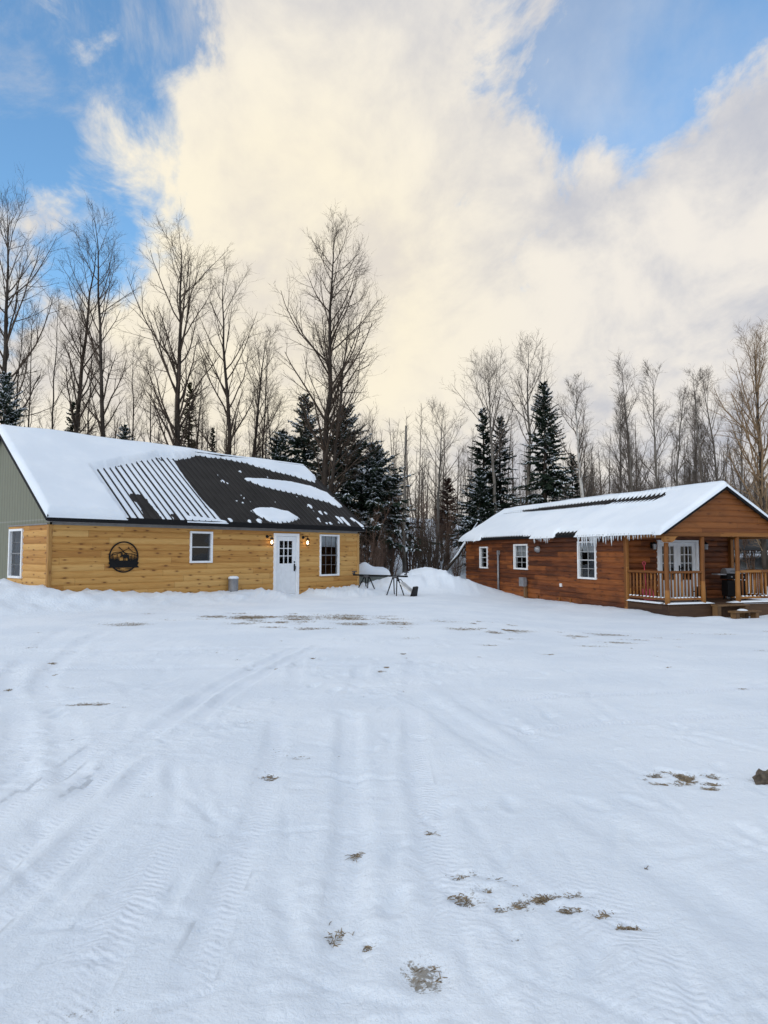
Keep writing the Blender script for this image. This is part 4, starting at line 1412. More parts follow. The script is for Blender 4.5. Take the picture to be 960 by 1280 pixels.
        teeth = np.where(u < 5, smooth(fx, 0.02, 0.08) * 0.12, 0)
        front = (v < 2.05)
        ramp = np.where(front, 0.16 * np.clip((teeth - s) / 0.75, 0, 1) ** 0.9, 0.16 * np.sqrt(np.clip((teeth - s) / 0.1, 0, 1)))
        H = np.where(s - teeth > 0, -1, np.minimum(H, ramp))
        return H
    snow_sheet('roof_snow', roof, (y0 - 0.04, y1), (-0.16, RUN), lambda a, v, hh: np.stack([v - EO, a, EZ + SL * v + hh], 1), h, 0.045, base=-0.05)
    hb = lambda u, v: 0.17 * np.sqrt(np.clip(np.minimum(np.minimum(u - y0 + 0.05, y1 - u), v + 0.1) / 0.2, 0, 1)) * (0.9 + 0.45 * fbm(u * 0.5, (2 * RUN - v) * 0.9, 84, 3))
    snow_sheet('roof_snow', roof, (y0 - 0.04, y1), (-0.1, RUN), lambda a, v, hh: np.stack([Wd + EO - v, a, EZ + SL * v + hh], 1), hb, 0.09, base=-0.05)
    # icicles along the eave
    rr = random.Random(3)
    spots = [2.0 + 0.085 * i for i in range(26)] + [6.0 + 0.1 * i for i in range(12)] + [0.1 + 0.13 * i for i in range(15)] + [12.3 + 0.22 * i for i in range(6)]
    for a in spots:
        a += rr.uniform(-0.03, 0.03)
        L = rr.uniform(0.08, 0.28)
        if 2.0 < a < 4.1: L = rr.uniform(0.14, 0.56) if rr.random() < 0.55 else rr.uniform(.08, .3)
        if a < 2: L = rr.uniform(0.12, 0.26)
        x = -EO - 0.06 - rr.uniform(0, 0.05)
        z = EZ - 0.05
        ic = MB()
        w = 0.014 + L * 0.036
        ic.tube([(x, a, z), (x, a, z - L * 0.35), (x + rr.uniform(-.01, .01), a + rr.uniform(-.015, .015), z - L * 0.75), (x, a, z - L)], [w * 1.2, w, w * 0.55, 0.002], 6)
        ic.build('icicle', M['ice'], roof)
    # windows
    window(fs, root, *win[0], 1, 2, bulge=0.035)
    window(fs, root, *win[1], 2, 2, bulge=0.035, curtain=(0.5, 1.0))
    window(fs, root, *win[2], 2, 2, bulge=0.035, curtain=(0.72, 1.0))
    # double glazed door
    f = MB()
    fbox(f, ff, dl[0] - 0.02, dl[0] + 0.07, -0.1, 0.06, DK, dl[3] + 0.02)
    fbox(f, ff, dl[1] - 0.07, dl[1] + 0.02, -0.1, 0.06, DK, dl[3] + 0.02)
    fbox(f, ff, dl[0] + 0.071, dl[1] - 0.071, -0.1, 0.06, dl[3] - 0.05, dl[3] + 0.02)
    f.build('door_frame', M['white'], root)
    mid = (dl[0] + dl[1]) / 2
    for k, (a, b_) in enumerate(((dl[0] + 0.075, mid - 0.004), (mid + 0.004, dl[1] - 0.075))):
        dm = MB()
        c, dz = DK + 0.01, dl[3] - 0.055
        ga, gb, gc, gd = a + 0.13, b_ - 0.13, DK + 0.62, dz - 0.13
        for q in ((a, ga, c, dz), (gb, b_, c, dz), (ga, gb, gd, dz), (ga, gb, c, gc)):
            fbox(dm, ff, q[0], q[1], -0.045, 0.0, q[2], q[3])
        for j in (1, 2):
            uu = ga + (gb - ga) * j / 3
            fbox(dm, ff, uu - 0.011, uu + 0.011, -0.04, 0.004, gc, gd)
        for j in (1, 2, 3):
            z_ = gc + (gd - gc) * j / 4
            fbox(dm, ff, ga, gb, -0.039, 0.003, z_ - 0.011, z_ + 0.011)
        do = dm.build('door', M['door'], root)
        g = MB()
        g.poly([ff.p(ga, -0.02, gc), ff.p(gb, -0.02, gc), ff.p(gb, -0.02, gd), ff.p(ga, -0.02, gd)])
        g.build('pane', M['glass'], do)
        if k == 1:
            hm = MB()
            fbox(hm, ff, a + 0.04, a + 0.085, 0.001, 0.018, DK + 0.9, DK + 1.1)
            hm.tube([ff.p(a + 0.06, 0.02, DK + 1.0), ff.p(a + 0.06, 0.06, DK + 1.0), ff.p(a + 0.15, 0.06, DK + 1.0)], 0.011, 8)
            hm.build('handle', M['black'], do)
    # unlit porch lamps
    for u in (1.03, 3.12):
        lm = MB()
        fbox(lm, ff, u - 0.06, u + 0.06, 0.03, 0.07, 2.02, 2.22)
        lm.lathe(ff.p(u, 0.17, 2.17), [(0.0, 0.06), (0.03, 0.05), (0.085, 0.0), (0.0, -0.005)], 10)
        lm.tube([ff.p(u, 0.05, 2.2), ff.p(u, 0.17, 2.24)], 0.012, 6)
        lm.lathe(ff.p(u, 0.17, 1.98), [(0.0, -0.02), (0.06, 0.0), (0.0, 0.006)], 10)
        lo = lm.build('porch_lamp', M['black'], root)
        gg = MB()
        gg.lathe(ff.p(u, 0.17, 1.985), [(0.05, 0.005), (0.068, 0.16), (0.068, 0.18)], 10)
        gg.build('lamp_glass', M['grey'], lo)
    # services on the long side
    m = MB()
    u = U(10.52)
    m.tube([fs.p(u, 0.09, -0.25), fs.p(u, 0.09, 1.85)], 0.045, 10)
    fbox(m, fs, u - 0.06, u + 0.06, 0.03, 0.13, 1.80, 1.98)
    m.build('conduit_pipe', M['grey'], root)
    m = MB()
    u = U(8.2)
    fbox(m, fs, u - 0.2, u + 0.17, 0.12, 0.26, 0.52, 0.88, 0.012)
    fbox(m, fs, u - 0.12, u + 0.12, 0.06, 0.12, 0.55, 0.80)
    mo = m.build('meter_box', M['grey'], root)
    m = MB()
    m.beam(fs.p(u + 0.05, 0.11, -0.2), fs.p(u + 0.05, 0.11, 0.52), 0.09, 0.14, up=(0, 1, 0))
    m.build('box_post', M['stepwood'], mo)
    m = MB()
    u = U(7.22)
    m.lathe(Vector((0, 0, 0)), [(0, 0)] * 2, 3) if False else None
    c = fs.p(u, 0.04, 2.02)
    ring = []
    for r_, w_ in ((0.13, 0.0), (0.13, 0.07), (0.10, 0.09), (0.09, 0.15), (0.0, 0.16)):
        ring.append([fs.p(u + r_ * math.cos(a), 0.03 + w_, 2.02 + r_ * math.sin(a)) for a in np.linspace(0, 2 * math.pi, 17)])
    for A, B in zip(ring, ring[1:]):
        for i in range(16):
            m.poly([A[i], A[i + 1], B[i + 1], B[i]], None, True)
    m.build('electric_meter', M['grey'], root)
    m = MB()
    fbox(m, fs, U(5.68), U(5.58), 0.03, 0.08, 0.62, 0.74)
    m.build('outdoor_outlet', M['white'], root)
    for b_ in (7.25, 5.72, 5.0):
        m = MB()
        fbox(m, fs, U(b_) - 0.03, U(b_) + 0.03, 0.05, 0.08, -0.15, 0.22)
        m.build('wood_stake', M['log'], root)
    return root, ff


cabin_b, ffB = stained_cabin()
MATB = Matrix.Translation((KX, KY, KZ)) @ Matrix.Rotation(KA, 4, 'Z')
MATA = Matrix.Translation((LX, LY, LZ)) @ Matrix.Rotation(LA, 4, 'Z')


# ------------------------------------------------------------------ small things
def wall_sign():
    """round cut-metal sign: ridge lines, firs, moose and a lower band"""
    c = MATA @ Vector((2.11, -0.037, 1.34))
    m = MB()
    Rr, rr, t = 0.455, 0.415, 0.012
    n = 56
    for i in range(n):
        a, b = 2 * math.pi * i / n, 2 * math.pi * (i + 1) / n
        q = [(Rr * math.cos(a), Rr * math.sin(a)), (Rr * math.cos(b), Rr * math.sin(b)), (rr * math.cos(b), rr * math.sin(b)), (rr * math.cos(a), rr * math.sin(a))]
        m.poly([(x, -t, z) for x, z in q][::-1])
        m.poly([(x, 0, z) for x, z in q])
        for (p, s) in ((0, 1), (2, 3)):
            A, B = q[p], q[s]
            m.poly([(A[0], -t, A[1]), (B[0], -t, B[1]), (B[0], 0, B[1]), (A[0], 0, A[1])])

    def stroke(pts, w):
        for (x0, z0), (x1, z1) in zip(pts, pts[1:]):
            m.beam((x0, -0.0055, z0), (x1, -0.0055, z1), 0.009, w)
    # mountain ridges
    stroke([(-0.40, 0.02), (-0.33, 0.11), (-0.22, 0.14), (-0.05, 0.15), (0.06, 0.21), (0.15, 0.25), (0.26, 0.15), (0.40, 0.10)], 0.018)
    stroke([(-0.16, 0.29), (-0.10, 0.23), (-0.03, 0.18), (0.02, 0.11), (0.10, 0.06)], 0.022)
    stroke([(-0.38, 0.06), (-0.25, 0.08), (-0.15, 0.11), (-0.06, 0.14)], 0.02)
    stroke([(-0.06, 0.16), (0.03, 0.12), (0.13, 0.09), (0.24, 0.09), (0.41, 0.04)], 0.022)
    stroke([(0.15, 0.25), (0.14, 0.30)], 0.012)
    # lower band with notched ends
    m.slab([(-0.47, -0.31), (0.48, -0.31), (0.42, -0.24), (0.47, -0.17), (0.40, -0.13), (-0.40, -0.13), (-0.47, -0.17), (-0.42, -0.24)], -0.020, -0.0125)
    m.slab([(-0.395, -0.14), (0.395, -0.14), (0.405, -0.09), (0.30, -0.105), (-0.30, -0.105), (-0.405, -0.09)], -0.014, -0.002)
    rs = random.Random(4)
    for x, hgt in ((-0.39, .14), (-0.35, .20), (-0.31, .16), (-0.27, .10), (-0.20, .21), (-0.155, .13), (-0.24, .14), (0.16, .12), (0.20, .16), (0.245, .22), (0.29, .13), (0.335, .20), (0.375, .16), (0.40, .10)):
        z0 = -0.12
        pts = [(x - 0.028, z0)]
        k = 4
        L, Rt = [], []
        for j in range(k):
            f = j / k
            L.append((x - 0.028 * (1 - f), z0 + hgt * f)); L.append((x - 0.014 * (1 - f), z0 + hgt * (f + 0.6 / k)))
            Rt.append((x + 0.028 * (1 - f), z0 + hgt * f)); Rt.append((x + 0.014 * (1 - f), z0 + hgt * (f + 0.6 / k)))
        m.slab(L + [(x, z0 + hgt)] + Rt[::-1], -0.011, -0.003)
    # moose, facing left
    moose = [(-0.115, -0.015), (-0.10, -0.022), (-0.075, 0.0), (-0.045, -0.01), (-0.035, -0.03), (-0.035, -0.09), (-0.018, -0.09), (-0.015, -0.035), (0.0, -0.03), (0.005, -0.09), (0.02, -0.09),
             (0.022, -0.03), (0.075, -0.03), (0.08, -0.09), (0.095, -0.09), (0.095, -0.04), (0.11, -0.09), (0.125, -0.09), (0.115, -0.01), (0.118, 0.025), (0.10, 0.04), (0.03, 0.038), (0.0, 0.055), (-0.035, 0.045),
             (-0.06, 0.05), (-0.045, 0.085), (-0.06, 0.085), (-0.068, 0.065), (-0.075, 0.095), (-0.088, 0.09), (-0.085, 0.06), (-0.10, 0.075), (-0.105, 0.055), (-0.09, 0.04), (-0.10, 0.025), (-0.118, 0.005)]
    m.slab([(x * 1.2 + 0.02, z * 1.3 + 0.01) for x, z in moose], -0.018, -0.0145)
    # ripples under the band
    stroke([(-0.28, -0.34), (-0.10, -0.335)], 0.014)
    stroke([(0.05, -0.345), (0.27, -0.34)], 0.014)
    stroke([(-0.14, -0.385), (0.02, -0.39)], 0.012)
    o = m.build('wall_sign', M['black'])
    o.location, o.rotation_euler = c, (0, 0, LA)
    tag(o, 'round black cut metal sign with moose and firs on pine wall', 'sign')


wall_sign()


def bin_():
    b = MATA @ Vector((5.83, -0.23, 0))
    z = gz(b.x, b.y) - 0.03
    t = empty('metal_canister', (b.x, b.y, z), 0, 'grey cylindrical canister topped with snow beside the pine wall', 'canister')
    m = MB()
    m.lathe((0, 0, 0), [(0.0, 0), (0.15, 0.0), (0.155, 0.02), (0.16, 0.2), (0.16, 0.40), (0.17, 0.41), (0.17, 0.44), (0.0, 0.45)], 20)
    m.build('body', M['grey'], t)
    m = MB()
    m.lathe((0, 0, 0.44), [(0.175, 0.0), (0.17, 0.04), (0.12, 0.075), (0.0, 0.085)], 18)
    m.build('snow_cap', M['snow'], t)


bin_()


def saw_stand():
    a, b = Vector((-1.18, 27.0, 0)), Vector((0.86, 25.7, 0))
    t = (b - a).normalized()
    ang = math.atan2(t.y, t.x)
    L = (b - a).length
    zt = 0.75
    root = empty('saw_stand', (a.x, a.y, 0), ang, 'black folding saw stand with long rail standing in snow', 'saw stand')
    m = MB()
    m.beam((0, 0, zt), (L, 0, zt - 0.02), 0.08, 0.06, bev=0.008)
    m.beam((0.3, 0.05, zt - 0.01), (L - 0.4, 0.05, zt - 0.025), 0.02, 0.03)
    m.build('rail', M['black'], root)
    for x in (0.05, L - 0.05):
        s = MB()
        s.beam((x, 0, zt + 0.02), (x, 0, zt + 0.12), 0.04, 0.04, up=(1, 0, 0))
        s.beam((x, -0.14, zt + 0.13), (x, 0.14, zt + 0.13), 0.05, 0.035)
        s.lathe((x, -0.05, zt + 0.05), [(0.025, 0), (0.025, 0.06), (0, 0.065)], 10, 'y')
        s.build('work_support', M['dkgrey'], root)
    inv = root.matrix_world.copy()
    for x in (0.62, L - 0.52):
        s = MB()
        s.beam((x - 0.11, 0, zt - 0.05), (x + 0.11, 0, zt - 0.05), 0.10, 0.09, bev=0.01)
        s.build('leg_bracket', M['dkgrey'], root)
        for dx in (-0.09, 0.09):
            for dy in (-0.28, 0.28):
                p = a + t * (x + dx * 2.4) + Vector((-t.y, t.x, 0)) * dy
                z = gz(p.x, p.y) - 0.04
                l = MB()
                l.tube([(x + dx, dy * 0.1, zt - 0.06), (x + dx * 2.4, dy, z)], [0.024, 0.02], 8)
                l.build('leg', M['black'], root)


saw_stand()


def buried_trailer():
    x0, x1, y0, y1 = -2.6, 0.22, 29.6, 30.9
    g = gz(-0.6, 29.8) - 0.1
    t = empty('utility_trailer', ((x0 + x1) / 2, y0, 0), 0, 'grey green low trailer box buried under a thick snow cap', 'trailer')
    m = MB()
    hx = (x1 - x0) / 2
    out = [(-hx, 0.0), (hx - 0.16, 0.0), (hx - 0.03, 0.10), (hx, 0.55), (hx - 0.05, 0.66), (-hx, 0.66)]
    m.slab(out, 0.0, y1 - y0)
    m.build('box', simple('grey_green_tarp', (0.17, 0.19, 0.17), 0.6, bump=0.3, bscale=5), t)
    m = MB()
    m.beam((-hx, -0.012, 0.62), (hx - 0.05, -0.012, 0.62), 0.02, 0.06)
    m.build('rim', M['dkgrey'], t)

    def h(u, v):
        e = np.minimum(np.minimum(u + hx + 0.05, hx + 0.05 - u), np.minimum(v + 0.06, y1 - y0 + 0.06 - v))
        return 0.33 * np.clip(e / 0.34, 0, 1) ** 0.42 + 0.20 * np.exp(-((u - 0.35) / 0.26) ** 2 - ((v - 0.5) / 0.5) ** 2) + 0.05 * fbm(u * 2, v * 2, 6, 3) - 0.005
    snow_sheet('snow_cap', t, (-hx - 0.06, hx + 0.06), (-0.07, y1 - y0 + 0.07), lambda u, v, q: np.stack([u, v, 0.665 + q], 1), h, 0.05, base=-0.015)


buried_trailer()


def plow():
    x, y = 0.93, 25.8
    z = gz(x, y)
    t = empty('snow_scoop', (x, y, z), R(-20), 'white snow scoop with a black edge stuck upright beside the saw stand', 'scoop')
    m = MB()
    for k in range(7):
        a, b = k / 7, (k + 1) / 7
        f = lambda q: (-0.30 + 0.44 * q + 0.06 * math.sin(math.pi * q), 0.12 + 0.34 * (1 - q) ** 1.6)
        (xa, za), (xb, zb) = f(a), f(b)
        m.slab([(xa, za), (xb, zb), (xb + 0.02, zb + 0.05), (xa + 0.02, za + 0.05)], -0.24, 0.24)
    m.build('pan', simple('dull_white_shell', (0.5, 0.5, 0.49), 0.6, var=0.2), t)
    m = MB()
    m.slab([(0.08, -0.06), (0.22, -0.06), (0.28, 0.34), (0.22, 0.36), (0.16, 0.16)], -0.23, 0.25)
    m.build('edge', M['black'], t)
    m = MB()
    m.tube([(-0.26, -0.18, 0.45), (-0.40, -0.2, 0.60)], 0.014, 6)
    m.tube([(-0.26, 0.18, 0.45), (-0.40, 0.2, 0.60)], 0.014, 6)
    m.tube([(-0.40, -0.2, 0.60), (-0.40, 0.2, 0.60)], 0.014, 6)
    m.build('handle', M['black'], t)


plow()


def shovel():
    root = empty('snow_shovel', (0, 0, 0), 0, 'pink snow shovel leaning upright behind the porch side railing', 'shovel')
    root.matrix_world = MATB @ Matrix.Translation((0.62, 1.72, 0.36))
    red = simple('pink_plastic', (0.55, 0.06, 0.10), 0.45)
    m = MB()
    m.tube([(0, 0, 0.3), (0.0, 0.08, 1.12)], 0.016, 8)
    m.build('shaft', red, root)
    m = MB()
    pts = []
    for k in range(11):
        a = math.pi * 2 * k / 10
        pts.append((0.055 * math.sin(a), 0.085, 1.18 + 0.06 * math.cos(a)))
    m.tube(pts, 0.013, 8, cap=False)
    m.build('grip', red, root)
    m = MB()
    for k in range(8):
        a, b = -0.22 + 0.055 * k, -0.22 + 0.055 * (k + 1)
        ca, cb = 0.05 * (a / 0.22) ** 2, 0.05 * (b / 0.22) ** 2
        m.poly([(a, -0.10 - ca, 0.01), (b, -0.10 - cb, 0.01), (b, 0.02 - cb, 0.36), (a, 0.02 - ca, 0.36)], None, True)
        m.poly([(a, -0.085 - ca, 0.01), (a, 0.035 - ca, 0.36), (b, 0.035 - cb, 0.36), (b, -0.085 - cb, 0.01)], None, True)
    m.build('blade', red, root)


shovel()


def grill():
    root = empty('gas_grill', (0, 0, 0), 0, 'black gas grill with pale lid on the porch by the right wall', 'grill')
    root.matrix_world = MATB @ Matrix.Translation((3.62, 1.15, 0.36)) @ Matrix.Rotation(R(-20), 4, 'Z')
    m = MB()
    m.box(-0.3, 0.3, -0.22, 0.22, 0.1, 0.62, 0.015)
    m.build('cabinet', M['black'], root)
    m = MB()
    m.box(-0.32, 0.32, -0.25, 0.25, 0.66, 0.84, 0.02)
    m.build('firebox', M['black'], root)
    m = MB()
    n = 8
    for k in range(n):
        a, b = math.pi * k / n, math.pi * (k + 1) / n
        A = [(x, -0.25 * math.cos(a), 0.85 + 0.17 * math.sin(a)) for x in (-0.32, 0.32)]
        B = [(x, -0.25 * math.cos(b), 0.85 + 0.17 * math.sin(b)) for x in (-0.32, 0.32)]
        m.poly([A[0], A[1], B[1], B[0]], None, True)
    for x in (-0.32, 0.32):
        q = [(x, -0.25 * math.cos(math.pi * k / n), 0.85 + 0.17 * math.sin(math.pi * k / n)) for k in range(n + 1)]
        m.poly(q if x > 0 else q[::-1])
    lid = m.build('lid', M['grey'], root)
    m = MB()
    m.tube([(-0.2, -0.24, 0.92), (-0.2, -0.29, 0.93), (0.2, -0.29, 0.93), (0.2, -0.24, 0.92)], 0.012, 8)
    m.build('handle', M['dkgrey'], lid)
    m = MB()
    m.box(-0.62, -0.33, -0.22, 0.22, 0.80, 0.84, 0.01)
    m.build('side_shelf', M['grey'], root)
    for x in (-0.26, 0.26):
        m = MB()
        m.lathe((x, -0.15, 0.06), [(0.0, -0.03), (0.06, -0.03), (0.06, 0.03), (0.0, 0.03)], 14, 'y')
        m.build('wheel', M['dkgrey'], root)
        m = MB()
        m.box(x - 0.02, x + 0.02, 0.14, 0.18, 0.0, 0.1)
        m.build('leg', M['black'], root)
    m = MB()
    for k in range(3):
        m.lathe((-0.18 + 0.18 * k, -0.25, 0.74), [(0.03, 0.001), (0.026, 0.03), (0, 0.032)], 10, 'y')
    m.build('knobs', M['grey'], root)


grill()


def dark_stand():
    root = empty('jar_stand', (0, 0, 0), 0, 'small dark rack with two white topped jars behind the middle porch post', 'rack')
    root.matrix_world = MATB @ Matrix.Translation((1.72, 0.62, 0.36))  # small dark stand with two white tops, built as a rack of jars
    m = MB()
    for x in (-0.16, 0.16):
        for y in (-0.1, 0.1):
            m.beam((x, y, 0), (x, y, 0.46), 0.03, 0.03, up=(1, 0, 0))
    m.box(-0.18, 0.18, -0.12, 0.12, 0.30, 0.33)
    m.box(-0.18, 0.18, -0.12, 0.12, 0.08, 0.11)
    m.build('frame', M['black'], root)
    for x in (-0.09, 0.09):
        j = MB()
        j.lathe((x, 0, 0.33), [(0, 0), (0.06, 0), (0.065, 0.12), (0.05, 0.15)], 12)
        jo = j.build('jar', M['dkgrey'], root)
        j = MB()
        j.lathe((x, 0, 0.48), [(0.055, 0), (0.055, 0.03), (0.0, 0.035)], 12)
        j.build('jar_lid', M['white'], jo)


dark_stand()


def steps():
    root = empty('wooden_steps', (0, 0, 0), 0, 'two weathered wooden steps in front of the porch opening', 'steps')
    root.matrix_world = MATB
    gl = -0.1
    m = MB()
    for k, y in enumerate((-0.14, -0.28)):
        m.beam((1.5, y, 0.30), (2.72, y, 0.30), 0.135, 0.045, bev=0.006)
    m.build('upper_tread', M['stepwood'], root)
    m = MB()
    for y in (-0.44, -0.58):
        m.beam((1.85, y, 0.13), (2.85, y, 0.13), 0.135, 0.05, bev=0.006)
    m.build('lower_tread', M['stepwood'], root)
    for x, y0, z in ((1.58, -0.22, 0.277), (2.62, -0.22, 0.277), (1.98, -0.51, 0.104), (2.72, -0.51, 0.104)):
        m = MB()
        m.beam((x, y0, -0.25), (x, y0, z), 0.12, 0.22, up=(0, 1, 0))
        m.build('leg', M['stepwood'], root)
    hs = lambda u, v: 0.05 * np.sqrt(np.clip((0.13 + 0.04 * fbm(u * 9, v * 9, 4, 2) - np.hypot((u - 2.3) * 0.8, v + 0.46)) / 0.08, 0, 1)) - 0.003
    snow_sheet('step_snow', root, (2.05, 2.55), (-0.62, -0.3), lambda u, v, h: np.stack([u, v, 0.156 + h], 1), hs, 0.02, base=-0.003)


steps()


def pavilion():
    x, y = 24.0, 42.0
    z = gz(x, y)
    root = empty('garden_pavilion', (x, y, z), R(12), 'dark roofed open pavilion beyond the porch on snowy ground', 'pavilion')
    hw, ez, az = 3.4, 1.9 - z, 3.5 - z
    m = MB()
    for i in range(4):
        a, b = [(-hw, -hw), (hw, -hw), (hw, hw), (-hw, hw)][i], [(hw, -hw), (hw, hw), (-hw, hw), (-hw, -hw)][i]
        m.poly([(*a, ez), (*b, ez), (0, 0, az)])
        m.poly([(*b, ez - 0.15), (*a, ez - 0.15), (0, 0, az - 0.18)])
        m.poly([(*a, ez - 0.15), (*b, ez - 0.15), (*b, ez), (*a, ez)])
    m.build('roof', simple('dark_grey_canopy', (0.035, 0.036, 0.038), 0.8), root)
    for px in np.linspace(-hw + 0.2, hw - 0.2, 5):
        for py in (-hw + 0.2, hw - 0.2):
            m = MB()
            m.beam((px, py, -0.3), (px, py, ez - 0.05), 0.12, 0.12, up=(1, 0, 0))
            m.build('post', M['dkgrey'], root)
    for py in (-hw + 0.2, hw - 0.2):
        m = MB()
        m.beam((-hw + 0.2, py, 0.9), (hw - 0.2, py, 0.9), 0.06, 0.08)
        m.beam((-hw + 0.2, py, 0.25), (hw - 0.2, py, 0.25), 0.06, 0.08)
        m.build('railing', M['dkgrey'], root)


pavilion()


def rock():
    rg = np.random.default_rng(2)
    import bmesh
    bm = bmesh.new()
    bmesh.ops.create_icosphere(bm, subdivisions=3, radius=1)
    for v in bm.verts:
        p = v.co.copy()
        f = 1 + 1.1 * float(fbm(np.array([p.x * 2.2 + p.z + 9]), np.array([p.y * 2.2 - p.z]), 3, 4)[0])
        v.co = Vector((p.x * 0.085 * f, p.y * 0.075 * f, p.z * 0.07 * f))
    me = bpy.data.meshes.new('rock')
    bm.to_mesh(me); bm.free()
    me.materials.append(simple('frozen_clod', (0.09, 0.07, 0.05), 0.9, var=0.5, scale=18, bump=0.6, bscale=30))
    o = bpy.data.objects.new('rock', me)
    COL.objects.link(o)
    o.location = (2.66, 4.95, gz(2.66, 4.95) + 0.01)
    o.rotation_euler = (0.2, -0.3, 0.5)
    tag(o, 'dark brown rock poking out of the snow', 'rock')


rock()


# ------------------------------------------------------------------ trees
def tubes(P, Rad, sides):
    """P (T,n,3), Rad (T,n) -> verts, quads of open tapered tubes"""
    T, n, _ = P.shape
    t = np.gradient(P, axis=1)
    t /= np.linalg.norm(t, axis=2, keepdims=True) + 1e-9
    ref = np.array([0.61, 0.53, 0.29])
    ref = np.where(np.abs((t * ref).sum(2, keepdims=True)) > 0.75, np.array([0.1, -0.5, 0.86]), ref)
    a = np.cross(t, ref); a /= np.linalg.norm(a, axis=2, keepdims=True) + 1e-9
    b = np.cross(t, a)
    an = 2 * np.pi * np.arange(sides) / sides
    V = P[:, :, None, :] + Rad[:, :, None, None] * (a[:, :, None, :] * np.cos(an)[None, None, :, None] + b[:, :, None, :] * np.sin(an)[None, None, :, None])
    base = (np.arange(T) * n * sides)[:, None, None] + (np.arange(n - 1) * sides)[None, :, None]
    k = np.arange(sides)[None, None, :]
    k2 = (np.arange(sides) + 1)[None, None, :] % sides
    F = np.stack([base + k, base + k2, base + sides + k2, base + sides + k], -1).reshape(-1, 4)
    return V.reshape(-1, 3), F


class Wood:
    def __init__(self):
        self.V, self.F, self.n = [], [], 0

    def add(self, P, Rad, sides):
        V, F = tubes(P, Rad, sides)
        self.V.append(V); self.F.append(F + self.n); self.n += len(V)

    def build(self, name, mat, parent=None):
        return mesh_np(name, np.concatenate(self.V), F4=np.concatenate(self.F), mat=mat, parent=parent, smooth=True)


def interp(P, s):
    """points and tangents of curves P (T,n,3) at parameters s (T,k) in 0..1"""
    T, n, _ = P.shape
    f = np.clip(s, 0, 0.9999) * (n - 1)
    i = f.astype(int)
    w = (f - i)[..., None]
    r = np.arange(T)[:, None]
    return P[r, i] * (1 - w) + P[r, i + 1] * w, P[r, i + 1] - P[r, i]


def offshoots(rg, P, Rad, k, s0, s1, length, ang, up, n, wob=0.15, rmul=0.6, rmin=0.004, taper=0.25, lenprof=None):
    """k children per curve; returns curves (T*k,n,3) and radii"""
    T = P.shape[0]
    s = s0 + (s1 - s0) * (np.arange(k)[None] + rg.random((T, k))) / k
    p, t = interp(P, s)
    t /= np.linalg.norm(t, axis=-1, keepdims=True) + 1e-9
    r = rg.normal(size=(T, k, 3))
    r -= (r * t).sum(-1, keepdims=True) * t
    r /= np.linalg.norm(r, axis=-1, keepdims=True) + 1e-9
    A = np.radians(ang[0] + (ang[1] - ang[0]) * rg.random((T, k, 1)))
    d = t * np.cos(A) + r * np.sin(A)
    L = length(s, rg) if callable(length) else length * np.ones_like(s)
    i = np.clip((s * (P.shape[1] - 1)).astype(int), 0, P.shape[1] - 1)
    r0 = np.maximum(Rad[np.arange(T)[:, None], i] * rmul, rmin)
    r0 = np.minimum(r0, np.maximum(L * 0.022, rmin))
    pts = [p]
    for j in range(n - 1):
        d = d + wob * rg.normal(size=d.shape) * 0.6 + np.array([0, 0, up]) / (n - 1)
        d /= np.linalg.norm(d, axis=-1, keepdims=True)
        pts.append(pts[-1] + d * (L / (n - 1))[..., None])
    Q = np.stack(pts, 2).reshape(T * k, n, 3)
    rad = r0.reshape(-1, 1) * np.linspace(1, taper, n)[None]
    return Q, rad


def stem(rg, h, r0, lean, n=14, wob=0.04, top=0.15):
    t = np.linspace(0, 1, n)
    w = np.cumsum(rg.normal(size=(n, 2)) * wob * h / n, 0)
    w -= w[0]
    P = np.stack([lean[0] * t ** 1.2 + w[:, 0], lean[1] * t + w[:, 1], h * t], 1)
    r = r0 * (1 - t) ** 0.85 + r0 * top * 0.4
    r[0] *= 1.25
    return P[None], r[None]


